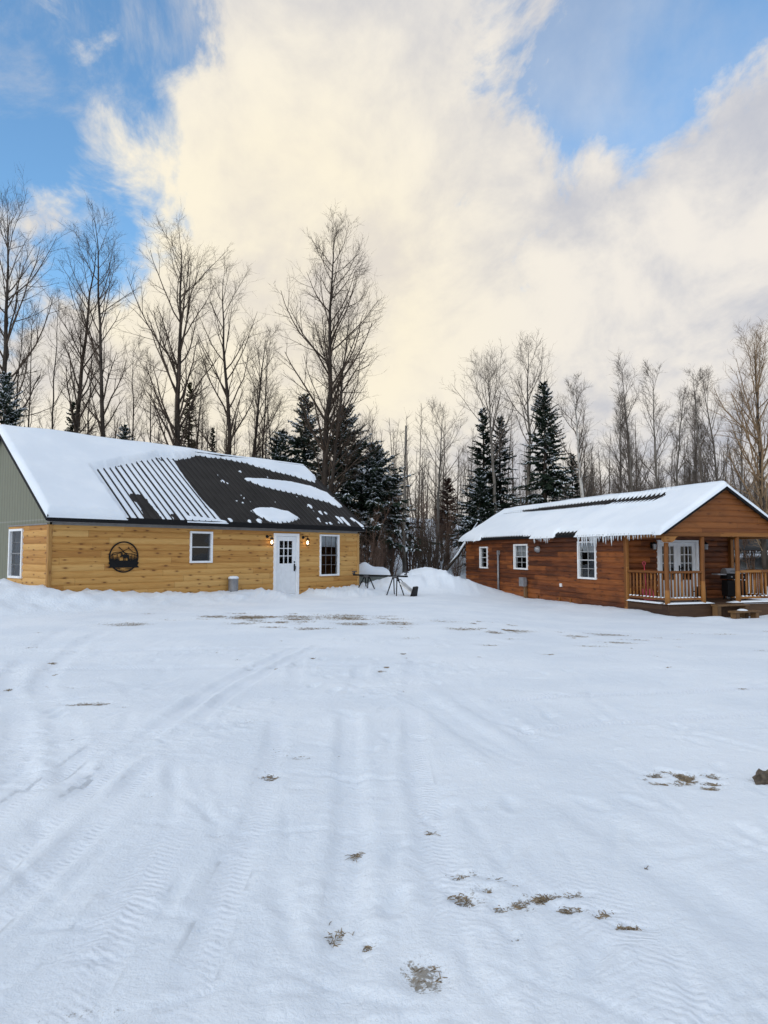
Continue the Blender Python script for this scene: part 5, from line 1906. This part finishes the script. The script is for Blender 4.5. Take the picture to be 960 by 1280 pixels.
def bare_tree(name, x, y, h, r0, lean, start, spread, seed, label, group=None, kind='oak', bark='bark', twig='twig', stems=1, limbs=26, cat='tree'):
    rg = np.random.default_rng(seed)
    z = gz(x, y) - 0.15
    root = empty(name, (x, y, z), 0, label, cat, group)
    tw, cw = Wood(), Wood()
    P, Rd = stem(rg, h, r0, lean)
    SP, SR = [P], [Rd]
    for s in range(stems - 1):
        P2, R2 = stem(rg, h * rg.uniform(0.7, 0.92), r0 * 0.65, (lean[0] + rg.uniform(-1, 1) * h * 0.07, lean[1] + rg.uniform(-.5, .5)))
        P2[:, :, 0] += rg.uniform(-0.5, 0.5); P2[:, :, 1] += rg.uniform(-0.3, 0.3)
        SP.append(P2); SR.append(R2)
    for i, (a, b) in enumerate(zip(SP, SR)):
        tw.add(a, b, 9)
        if kind == 'oak':       # broad, limbs ascending
            prof = lambda s, g: spread * 0.80 * (0.35 + 1.1 * np.sin(np.pi * np.clip((s - start) / (1 - start), 0, 1) ** 0.75 * 0.94 + 0.1) ** 0.8) * (0.65 + 0.5 * g.random(s.shape))
            ang, up = (24, 50), 0.6
        else:                   # narrow, steep limbs
            prof = lambda s, g: spread * (0.25 + 0.9 * (1 - np.clip((s - start) / (1 - start), 0, 1)) ** 0.7) * (0.6 + 0.6 * g.random(s.shape))
            ang, up = (22, 45), 0.5
        lm, lr = offshoots(rg, a, b, int(1.1 * limbs if i == 0 else limbs * 0.7), start, 0.98, prof, ang, up, 7, 0.13, 0.46, 0.013)
        cw.add(lm, lr, 5)
        Ls = np.linalg.norm(lm[:, -1] - lm[:, 0], axis=1)
        sub, sr = offshoots(rg, lm, lr, 7, 0.22, 0.97, lambda s, g: (Ls[:, None] * (0.52 - 0.28 * s) * (0.5 + 0.8 * g.random(s.shape))), (25, 55), 0.35, 5, 0.2, 0.55, 0.008)
        cw.add(sub, sr, 4)
        L2 = np.linalg.norm(sub[:, -1] - sub[:, 0], axis=1)
        t3, r3 = offshoots(rg, sub, sr, 6, 0.2, 0.98, lambda s, g: (0.18 + L2[:, None] * 0.42) * (0.4 + 0.9 * g.random(s.shape)), (20, 55), 0.25, 4, 0.25, 0.55, 0.0055)
        cw.add(t3, r3, 3)
        L3 = np.linalg.norm(t3[:, -1] - t3[:, 0], axis=1)
        t4, r4 = offshoots(rg, t3, r3, 1, 0.25, 0.9, lambda s, g: (0.12 + L3[:, None] * 0.45) * (0.5 + 0.8 * g.random(s.shape)), (20, 50), 0.2, 3, 0.2, 0.7, 0.0048)
        cw.add(t4, r4, 3)
    tw.build('trunk', M[bark], root)
    cw.build('crown', M[twig], root)
    return root


def conifer(name, x, y, h, rad, seed, label, group=None, snow=0.35, needle='needle', z0f=0.06, dens=1.0, power=0.85, lean=(0, 0), gapz=0.0):
    rg = np.random.default_rng(seed)
    z = gz(x, y) - 0.15
    root = empty(name, (x, y, z), 0, label, 'tree', group)
    P, Rd = stem(rg, h, 0.012 * h + 0.04, lean, 12, 0.015)
    tw = Wood(); tw.add(P, Rd, 8)
    tw.build('trunk', M['bark'], root)
    nb = int(h * 24 * dens)
    s = z0f + (0.99 - z0f) * (np.arange(nb) + rg.random(nb)) / nb
    if gapz:
        s = s[(rg.random(len(s)) > gapz * (1 - s))]
    nb = len(s)
    p, _ = interp(P, s[None]); p = p[0]
    rel = (1 - s) / (1 - z0f)
    prof = np.where(rel > 0.93, 0.75 + (1 - rel) * 3.5, 1.0)
    L = rad * (rel ** power * 0.95 + 0.05) * (0.62 + 0.5 * rg.random(nb)) * prof
    L *= 1 + 0.25 * np.sin(s * 40 + rg.random() * 6) * rel
    az = rg.random(nb) * 2 * np.pi
    el = np.radians(np.interp(s, [0, 0.5, 1], [-14, 0, 45]) + rg.normal(size=nb) * 9)
    d = np.stack([np.cos(az) * np.cos(el), np.sin(az) * np.cos(el), np.sin(el)], 1)
    n = 6
    t = np.linspace(0, 1, n)
    B = p[:, None] + d[:, None] * (L[:, None] * t)[..., None]
    droop = np.interp(s, [0, 1], [0.26, 0.02])
    B[:, :, 2] -= (droop * L)[:, None] * (t ** 1.6)[None] - (droop * L * 0.45)[:, None] * (t ** 4)[None]
    bw = Wood(); bw.add(B, np.maximum(0.012 * L, 0.006)[:, None] * np.linspace(1, 0.3, n)[None], 3)
    # sprays: flat pointed blades along each branch
    V, F, SV, SF = [], [], [], []
    k = 34
    ss = np.tile((np.arange(k) + 0.5) / k, (nb, 1)) + rg.normal(size=(nb, k)) * 0.01
    ss = np.clip(0.12 + 0.88 * ss, 0, 0.999)
    q, tg = interp(B, ss)
    tg /= np.linalg.norm(tg, axis=-1, keepdims=True) + 1e-9
    side = np.cross(tg, [0, 0, 1.0]); side /= np.linalg.norm(side, axis=-1, keepdims=True) + 1e-9
    sg = np.where(np.arange(k) % 2, 1.0, -1.0)[None, :, None]
    out = tg * rg.uniform(0.35, 0.95, (nb, k, 1)) + side * sg * rg.uniform(0.4, 1.0, (nb, k, 1)) + np.array([0, 0, 1]) * rg.normal(-0.16, 0.22, (nb, k, 1))
    out /= np.linalg.norm(out, axis=-1, keepdims=True)
    ll = np.clip(L[:, None] * 0.27 * (1.15 - ss), 0.12, 0.5) * rg.uniform(0.6, 1.3, (nb, k))
    nr = np.cross(out, tg) + rg.normal(size=(nb, k, 3)) * 0.35
    wd = np.cross(nr, out); wd /= np.linalg.norm(wd, axis=-1, keepdims=True) + 1e-9
    ww = ll * rg.uniform(0.12, 0.2, (nb, k)) + 0.012
    a0 = q; a1 = q + out * (ll * 0.45)[..., None] + wd * ww[..., None]; a3 = q + out * (ll * 0.45)[..., None] - wd * ww[..., None]
    a2 = q + out * ll[..., None]; a2[..., 2] -= ll * 0.12
    Q = np.stack([a0, a1, a2, a3], 2).reshape(-1, 4, 3)
    # cross blade
    w2 = np.cross(out, wd)
    b1 = q + out * (ll * 0.5)[..., None] + w2 * (ww * 0.8)[..., None]; b3 = q + out * (ll * 0.5)[..., None] - w2 * (ww * 0.8)[..., None]
    Q2 = np.stack([a0, b1, a2, b3], 2).reshape(-1, 4, 3)
    QQ = np.concatenate([Q, Q2])
    f = np.arange(len(QQ) * 4).reshape(-1, 4)
    cv, cf = np.concatenate(bw.V), np.concatenate(bw.F)
    mesh_np('crown', np.concatenate([QQ.reshape(-1, 3), cv]), F4=np.concatenate([f, cf + len(QQ) * 4]), mat=M[needle], parent=root)
    if snow > 0:
        clump = vnoise(az[:, None] * 2.2 + 0 * ss, s[:, None] * h * 1.3 + 2.0 * ss, seed)
        pick = ((clump * 0.65 + rg.random((nb, k)) * 0.5) > 1.08 - snow * 1.15).ravel()
        S = Q[pick].copy()
        c = S.mean(1, keepdims=True)
        S = c + (S - c) * 0.85
        S[:, :, 2] += 0.03
        S2 = S.copy(); S2[:, [1, 3], 2] += 0.035
        f = np.arange(len(S) * 4).reshape(-1, 4)
        if len(S):
            mesh_np('branch_snow', S2.reshape(-1, 3), F4=f, mat=M['snow'], parent=root)
    return root


def at(px, depth):
    """ground x for an image pixel column px, projected through the camera to this depth"""
    return (px - 480) / 870.0 * depth  # image column offset from the centre, scaled by focal length and depth


# tall bare trees behind the pine cabin, left to right
bare_tree('maple_tree', at(-2, 40), 40, 20.5, 0.22, (0.0, 0), 0.30, 4.8, 101, 'tall dark bare tree at left edge with long branches reaching right', kind='oak', limbs=30)
bare_tree('maple_tree', at(82, 41), 41, 19.0, 0.19, (1.3, 0), 0.28, 3.3, 102, 'leaning bare tree with forked slender crown left of the cabin roof', stems=1, limbs=26)
bare_tree('maple_tree', at(137, 40), 40, 20.4, 0.17, (-0.9, 0), 0.25, 3.6, 103, 'straight slender bare tree with thin twigs against blue sky', limbs=28)
bare_tree('maple_tree', at(221, 39), 39, 18.6, 0.23, (-0.5, 0), 0.24, 4.4, 104, 'broad oval crowned bare tree behind the snowy roof middle', limbs=36)
bare_tree('maple_tree', at(283, 40), 40, 17.2, 0.18, (-0.4, 0), 0.22, 4.0, 105, 'bare tree with upright V shaped limbs above the black roof', limbs=24)
bare_tree('maple_tree', at(304, 41), 41, 14.0, 0.14, (1.2, 0), 0.25, 2.9, 106, 'shorter bare tree leaning right above the black roof', limbs=20)
bare_tree('maple_tree', at(325, 43), 43, 13.0, 0.10, (0.4, 0), 0.25, 2.6, 107, 'thin bare tree between the leaning tree and the great tree', limbs=18)
bare_tree('ash_tree', at(399, 36), 36, 18.8, 0.20, (0.75, 0), 0.25, 3.6, 108, 'great dense bare tree with double trunk right of pine cabin roof', stems=2, limbs=48)
# background screen on the left
for i, (px, dep, h, sp) in enumerate(((30, 52, 15, 2.6), (55, 50, 16.5, 2.4), (105, 54, 14, 2.6), (165, 52, 13.5, 2.8), (190, 56, 13, 2.4), (245, 54, 12, 2.6), (345, 52, 11, 2.4), (12, 48, 16, 2.6))):
    bare_tree('sapling', at(px, dep), dep, h, 0.085, (RNG.uniform(-.8, .8), 0), 0.22, sp, 120 + i, 'thin bare sapling in the row behind the pine cabin', 'saplings behind the pine cabin', limbs=18)
# middle and right
bare_tree('aspen_tree', at(546, 44), 44, 10.0, 0.12, (0.2, 0), 0.40, 2.6, 131, 'pale slim bare tree between the two cabins', kind='oak', bark='bark_grey', twig='twig_grey', limbs=16)
bare_tree('aspen_tree', at(622, 43), 43, 12.4, 0.15, (-0.3, 0), 0.55, 3.4, 132, 'bare tree with rounded twiggy crown behind the twin spruces', kind='oak', bark='bark_grey', twig='twig_grey', limbs=20)
bare_tree('aspen_tree', at(660, 42), 42, 14.0, 0.15, (0.1, 0), 0.50, 3.6, 133, 'tall pale bare tree left of the pointed fir', kind='narrow', bark='bark_grey', twig='twig_grey', limbs=18)
bare_tree('birch_tree', at(737, 40), 40, 11.4, 0.15, (-0.8, 0), 0.22, 3.0, 134, 'white barked birch with drooping fine twigs right of pointed fir', kind='narrow', bark='birch', twig='twig_grey', limbs=26)
for i, (px, dep, h, sp, ln) in enumerate(((800, 44, 12.8, 3.0, -1.0), (790, 46, 11.0, 2.4, -0.4), (826, 43, 12.6, 2.6, -0.4), (843, 45, 11.2, 2.4, 1.1), (864, 46, 9.2, 1.6, 0.6), (884, 44, 12.2, 2.8, -0.6), (906, 46, 12.3, 3.2, -1.3), (775, 48, 10.0, 2.4, 0.2), (925, 47, 11.0, 2.6, 0.4), (871, 49, 11.0, 2.2, 0.2))):
    bare_tree('aspen_sapling', at(px, dep), dep, h, 0.10, (ln, 0), 0.24, sp, 140 + i, 'slim grey bare aspen behind the stained cabin roof', 'slim aspens behind the stained cabin', kind='narrow', bark='bark_grey', twig='twig_grey', limbs=22)
bare_tree('oak_tree', at(958, 37), 37, 13.2, 0.17, (-0.3, 0), 0.14, 3.6, 151, 'wide tan crowned bare tree at the right edge', kind='oak', bark='bark', twig='twig_tan', limbs=44)

# conifers
conifer('spruce_tree', at(2, 36), 36, 10.8, 3.6, 201, 'snow laden spruce at the left edge behind the green gable', snow=0.55)
conifer('spruce_tree', at(432, 39), 39, 9.8, 4.8, 202, 'dense snow dusted spruce just right of the great bare tree', snow=0.5, z0f=0.22)
conifer('spruce_tree', at(380, 40), 40, 10.4, 4.6, 203, 'dark spruce half hidden behind the great bare tree', snow=0.42)
conifer('spruce_tree', at(468, 39), 39, 7.6, 3.7, 204, 'short bushy snowy spruce nearest the gap between cabins', snow=0.55, z0f=0.38)
conifer('spruce_tree', at(350, 42), 42, 8.3, 4.4, 205, 'low spruce spreading left of the great bare tree', snow=0.4)
conifer('pine_tree', at(234, 52), 52, 10.6, 1.9, 206, 'small olive conifer peeking over the snowy roof', snow=0.0, needle='needle_olive')
conifer('fir_tree', at(264, 62), 62, 8.0, 1.3, 207, 'tiny pointed fir peeking over the black roof', snow=0.0)
conifer('spruce_tree', at(152, 46), 46, 7.6, 3.2, 208, 'low dark spruce top right of the slender tree over snowy roof', snow=0.3)
conifer('spruce_tree', at(88, 48), 48, 8.8, 2.0, 209, 'low dark spruce top at the foot of the leaning tree', snow=0.1)
conifer('fir_tree', at(606, 44), 44, 10.4, 2.3, 210, 'tall narrow dark fir, left one of the twin spires', snow=0.32, power=0.75)
conifer('fir_tree', at(626, 45), 45, 9.8, 2.2, 211, 'narrow dark fir, shorter right one of the twin spires', snow=0.28, power=0.75)
conifer('fir_tree', at(681, 41), 41, 11.8, 2.9, 212, 'pointed dark fir rising alone above stained cabin roof', snow=0.36, power=0.8, z0f=0.2, gapz=0.35)
conifer('fir_tree', at(600, 43), 43, 6.4, 2.6, 213, 'low drooping fir at the foot of the twin spires', snow=0.4, z0f=0.34)
conifer('fir_tree', at(716, 46), 46, 7.0, 2.2, 214, 'low dark fir behind the birch trunk', snow=0.12)
conifer('dead_fir', at(560, 46), 46, 5.6, 1.0, 215, 'rust brown dead fir column between the cabins', snow=0.0, needle='rust', power=0.4, z0f=0.3)


def snag():
    x, y = at(505, 38), 38
    z = gz(x, y) - 0.2
    t = empty('dead_tree', (x, y, z), 0, 'tall broken dead tree without branches in the brush gap', 'dead tree')
    rg = np.random.default_rng(3)
    P, Rd = stem(rg, 8.6 - z, 0.16, (0.15, 0), 12, 0.02)
    w = Wood(); w.add(P, np.maximum(Rd * 0.7, 0.05), 8)
    w.build('trunk', M['bark_grey'], t)
    lb, lr = offshoots(rg, P, Rd, 10, 0.2, 0.9, 0.5, (50, 100), 0.1, 3, 0.2, 0.3, 0.015)
    w = Wood(); w.add(lb, lr, 4)
    w.build('branch_stubs', M['bark_grey'], t)


snag()


def leaning_log():
    a = Vector((1.95, 33.5, gz(1.95, 33.5) - 0.1))
    b = Vector((4.9, 36.5, 3.1))
    t = empty('leaning_log', a, 0, 'fallen dark trunk leaning up right with snow along its top', 'log')
    m = MB()
    d = b - a
    pts = [d * k + Vector((0, 0, -0.35 * math.sin(math.pi * k) + 0.04 * math.sin(9 * k))) for k in (0, 0.2, 0.4, 0.6, 0.8, 1.0)]
    m.tube(pts, [0.11, 0.10, 0.09, 0.085, 0.07, 0.055], 9)
    m.build('trunk', M['bark'], t)
    m = MB()
    m.tube([p + Vector((0, 0, 0.075)) for p in pts[2:]], [0.01, 0.06, 0.055, 0.02], 8)
    m.build('snow_ridge', M['snow'], t)


leaning_log()


# brush: multi-stemmed shrubs, four shapes copied
def shrub_proto(seed, h, stems_, spread, mat, label, group, name='shrub'):
    rg = np.random.default_rng(seed)
    root = empty(name, (0, 0, -50), 0, label, 'shrub', group)
    w, c = Wood(), Wood()
    for i in range(stems_):
        a = rg.random() * 6.28
        q = spread * (0.2 + rg.random())
        P, Rd = stem(rg, h * rg.uniform(0.6, 1.0), 0.028 + 0.02 * rg.random(), (math.cos(a) * q, math.sin(a) * q), 9, 0.10)
        P[:, :, 0] += 0.15 * math.cos(a); P[:, :, 1] += 0.15 * math.sin(a)
        w.add(P, Rd, 5)
        l1, r1 = offshoots(rg, P, Rd, 13, 0.2, 0.97, lambda s, g: h * 0.24 * (1.1 - s) * (0.5 + 0.8 * g.random(s.shape)) + 0.15, (22, 55), 0.35, 5, 0.22, 0.6, 0.008)
        c.add(l1, r1, 4)
        l2, r2 = offshoots(rg, l1, r1, 6, 0.2, 0.97, lambda s, g: h * 0.075 * (0.5 + 0.9 * g.random(s.shape)), (22, 60), 0.2, 3, 0.25, 0.7, 0.006)
        c.add(l2, r2, 3)
    w.build('stems', M[mat], root)
    c.build('crown', M[mat], root)
    return root


def place(o, x, y, s=1.0, rz=0.0):
    o.location = (x, y, gz(x, y) - 0.12)
    o.rotation_euler = (0, 0, rz)
    o.scale = (s, s, s)


kinds = [shrub_proto(301, 5.2, 7, 1.0, 'twig_red', 'dense reddish brown leafless shrub at the wood edge', 'reddish shrubs at the wood edge'),
         shrub_proto(302, 4.4, 9, 1.3, 'twig', 'dark many stemmed leafless shrub at the wood edge', 'dark shrubs at the wood edge'),
         shrub_proto(303, 6.5, 5, 0.9, 'twig_grey', 'tall grey leafless shrub at the wood edge', 'grey shrubs at the wood edge')]
used = [False] * 3
rb = random.Random(11)
spots = []
for i in range(64):
    px = rb.uniform(440, 985)
    dep = rb.uniform(35.5, 50)
    if 490 < px < 605: px += 110 if px > 548 else -58
    spots.append((px, dep, i % 3, rb.uniform(0.6, 1.0)))
spots += [(462, 36.5, 1, 0.55), (478, 36, 0, 0.6), (528, 36, 1, 0.85), (548, 35.5, 1, 0.8), (538, 38, 2, 0.8), (512, 39, 0, 1.25), (527, 40, 2, 1.0), (540, 39.5, 0, 1.15), (572, 38.5, 0, 0.55), (516, 41, 0, 0.8), (556, 44, 0, 0.8), (455, 34, 0, 0.42), (470, 33.5, 0, 0.45), (488, 37, 0, 0.7)]
for i in range(40):
    spots.append((rb.uniform(700, 975), rb.uniform(44, 54), (0, 2, 0, 1)[i % 4], rb.uniform(0.75, 1.15)))
for i in range(10):
    spots.append((rb.uniform(495, 600), rb.uniform(47, 53), (0, 2)[i % 2], rb.uniform(0.5, 0.9)))
for px, dep, k, s in spots:
    x = at(px, dep)
    lx, ly = local(x, dep, KX, KY, KA)
    if -0.8 < lx < 5.2 and -1 < ly < 15.2:
        dep += 8; x = at(px, dep)
    o = kinds[k] if not used[k] else copy_tree(kinds[k])
    used[k] = True
    place(o, x, dep, s, rb.uniform(0, 6.28))


# young trees standing between the trunks, two shapes copied
def sapling_proto(seed, h, mat, label, group):
    rg = np.random.default_rng(seed)
    root = empty('young_tree', (0, 0, -50), 0, label, 'tree', group)
    P, Rd = stem(rg, h, 0.065, (0.3, 0), 11, 0.05)
    w = Wood(); w.add(P, Rd, 6)
    w.build('trunk', M[mat], root)
    c = Wood()
    l1, r1 = offshoots(rg, P, Rd, 22, 0.15, 0.97, lambda s, g: h * 0.17 * (1.15 - s) * (0.6 + 0.7 * g.random(s.shape)), (28, 55), 0.4, 5, 0.16, 0.5, 0.009)
    c.add(l1, r1, 4)
    l2, r2 = offshoots(rg, l1, r1, 6, 0.2, 0.97, lambda s, g: h * 0.05 * (0.5 + 0.9 * g.random(s.shape)), (25, 55), 0.25, 4, 0.22, 0.6, 0.0065)
    c.add(l2, r2, 3)
    l3, r3 = offshoots(rg, l2, r2, 3, 0.2, 0.95, 0.25, (25, 55), 0.2, 3, 0.2, 0.7, 0.005)
    c.add(l3, r3, 3)
    c.build('crown', M[mat], root)
    return root


yk = [sapling_proto(401, 8.0, 'twig', 'slender dark young tree in the winter thicket', 'dark young trees in the thicket'),
      sapling_proto(402, 7.0, 'twig_grey', 'slender grey young tree in the winter thicket', 'grey young trees in the thicket')]
yu = [False, False]
for i in range(56):
    px = rb.uniform(430, 1010) if i < 44 else rb.uniform(-30, 360)
    dep = rb.uniform(40, 58)
    x = at(px, dep)
    k = i % 2
    o = yk[k] if not yu[k] else copy_tree(yk[k])
    yu[k] = True
    place(o, x, dep, rb.uniform(0.65, 1.05) * (0.9 if px > 430 else 1.2), rb.uniform(0, 6.28))


def far_woods():
    """the wood farther back reads as one mass"""
    rg = np.random.default_rng(9)
    T = 520
    y = rg.uniform(56, 110, T)
    x = rg.uniform(-0.75, 0.8, T) * y
    h = rg.uniform(6.0, 11.0, T) * np.where(x < -5, 1.0, 0.95)
    z = G(x, y) - 0.2
    n = 7
    t = np.linspace(0, 1, n)
    ln = rg.normal(size=(T, 2)) * 0.5
    P = np.stack([x[:, None] + ln[:, :1] * t, y[:, None] + ln[:, 1:] * t, z[:, None] + h[:, None] * t], -1)
    Rd = (0.07 + 0.05 * rg.random(T))[:, None] * (1 - t * 0.85)[None]
    w = Wood(); w.add(P, Rd, 4)
    l1, r1 = offshoots(rg, P, Rd, 13, 0.12, 0.97, lambda s, g: 1.9 * (1.15 - s) * (0.6 + 0.8 * g.random(s.shape)), (28, 58), 0.4, 4, 0.18, 0.5, 0.016)
    w.add(l1, r1, 3)
    l2, r2 = offshoots(rg, l1, r1, 5, 0.2, 0.97, lambda s, g: 0.75 * (0.5 + 0.9 * g.random(s.shape)), (25, 55), 0.25, 3, 0.22, 0.6, 0.011)
    w.add(l2, r2, 3)
    o = w.build('far_woods', M['twig_grey'])
    tag(o, 'grey bare wood rising behind the yard as one mass', 'woods', kind='stuff')


far_woods()


def dead_grass():
    """dry grass blades poking through the bare spots"""
    rg = np.random.default_rng(12)
    V, F, n = [], [], 0
    P = []
    for bx, by, rx, ry, s in BARE:
        if s < 0.35: continue
        k = int(20 + 11000 * min(rx * ry, 0.02)) if by < 9 else int(120 + 500 * rx * ry)
        k = min(k, 420)
        a = rg.normal(size=(k, 2)) * 0.7
        P.append(np.stack([bx + a[:, 0] * rx, by + a[:, 1] * ry, np.where(by < 9, 1.0, 1.5) * np.ones(k)], 1))
    P = np.concatenate(P)
    z = G(P[:, 0], P[:, 1]) - 0.02
    T = len(P)
    L = rg.uniform(0.015, 0.055, T) * P[:, 2]
    az = rg.random(T) * 6.28
    el = rg.uniform(0.0, 0.38, T)
    d = np.stack([np.cos(az) * np.cos(el), np.sin(az) * np.cos(el), np.sin(el)], 1)
    b = np.stack([P[:, 0], P[:, 1], z], 1)
    mid = b + d * (L * 0.55)[:, None]
    tip = b + d * L[:, None]; tip[:, 2] -= L * 0.2
    Q = np.stack([b, mid, tip], 1)
    w = Wood()
    w.add(Q, np.outer(0.0022 * P[:, 2], [1, 0.8, 0.3]), 3)
    m = simple('dry_straw_grass', (0.24, 0.18, 0.11), 0.9, var=0.5, scale=30)
    o = w.build('dead_grass', m)
    tag(o, 'dry brown grass blades poking through thin snow', 'grass', kind='stuff')


dead_grass()
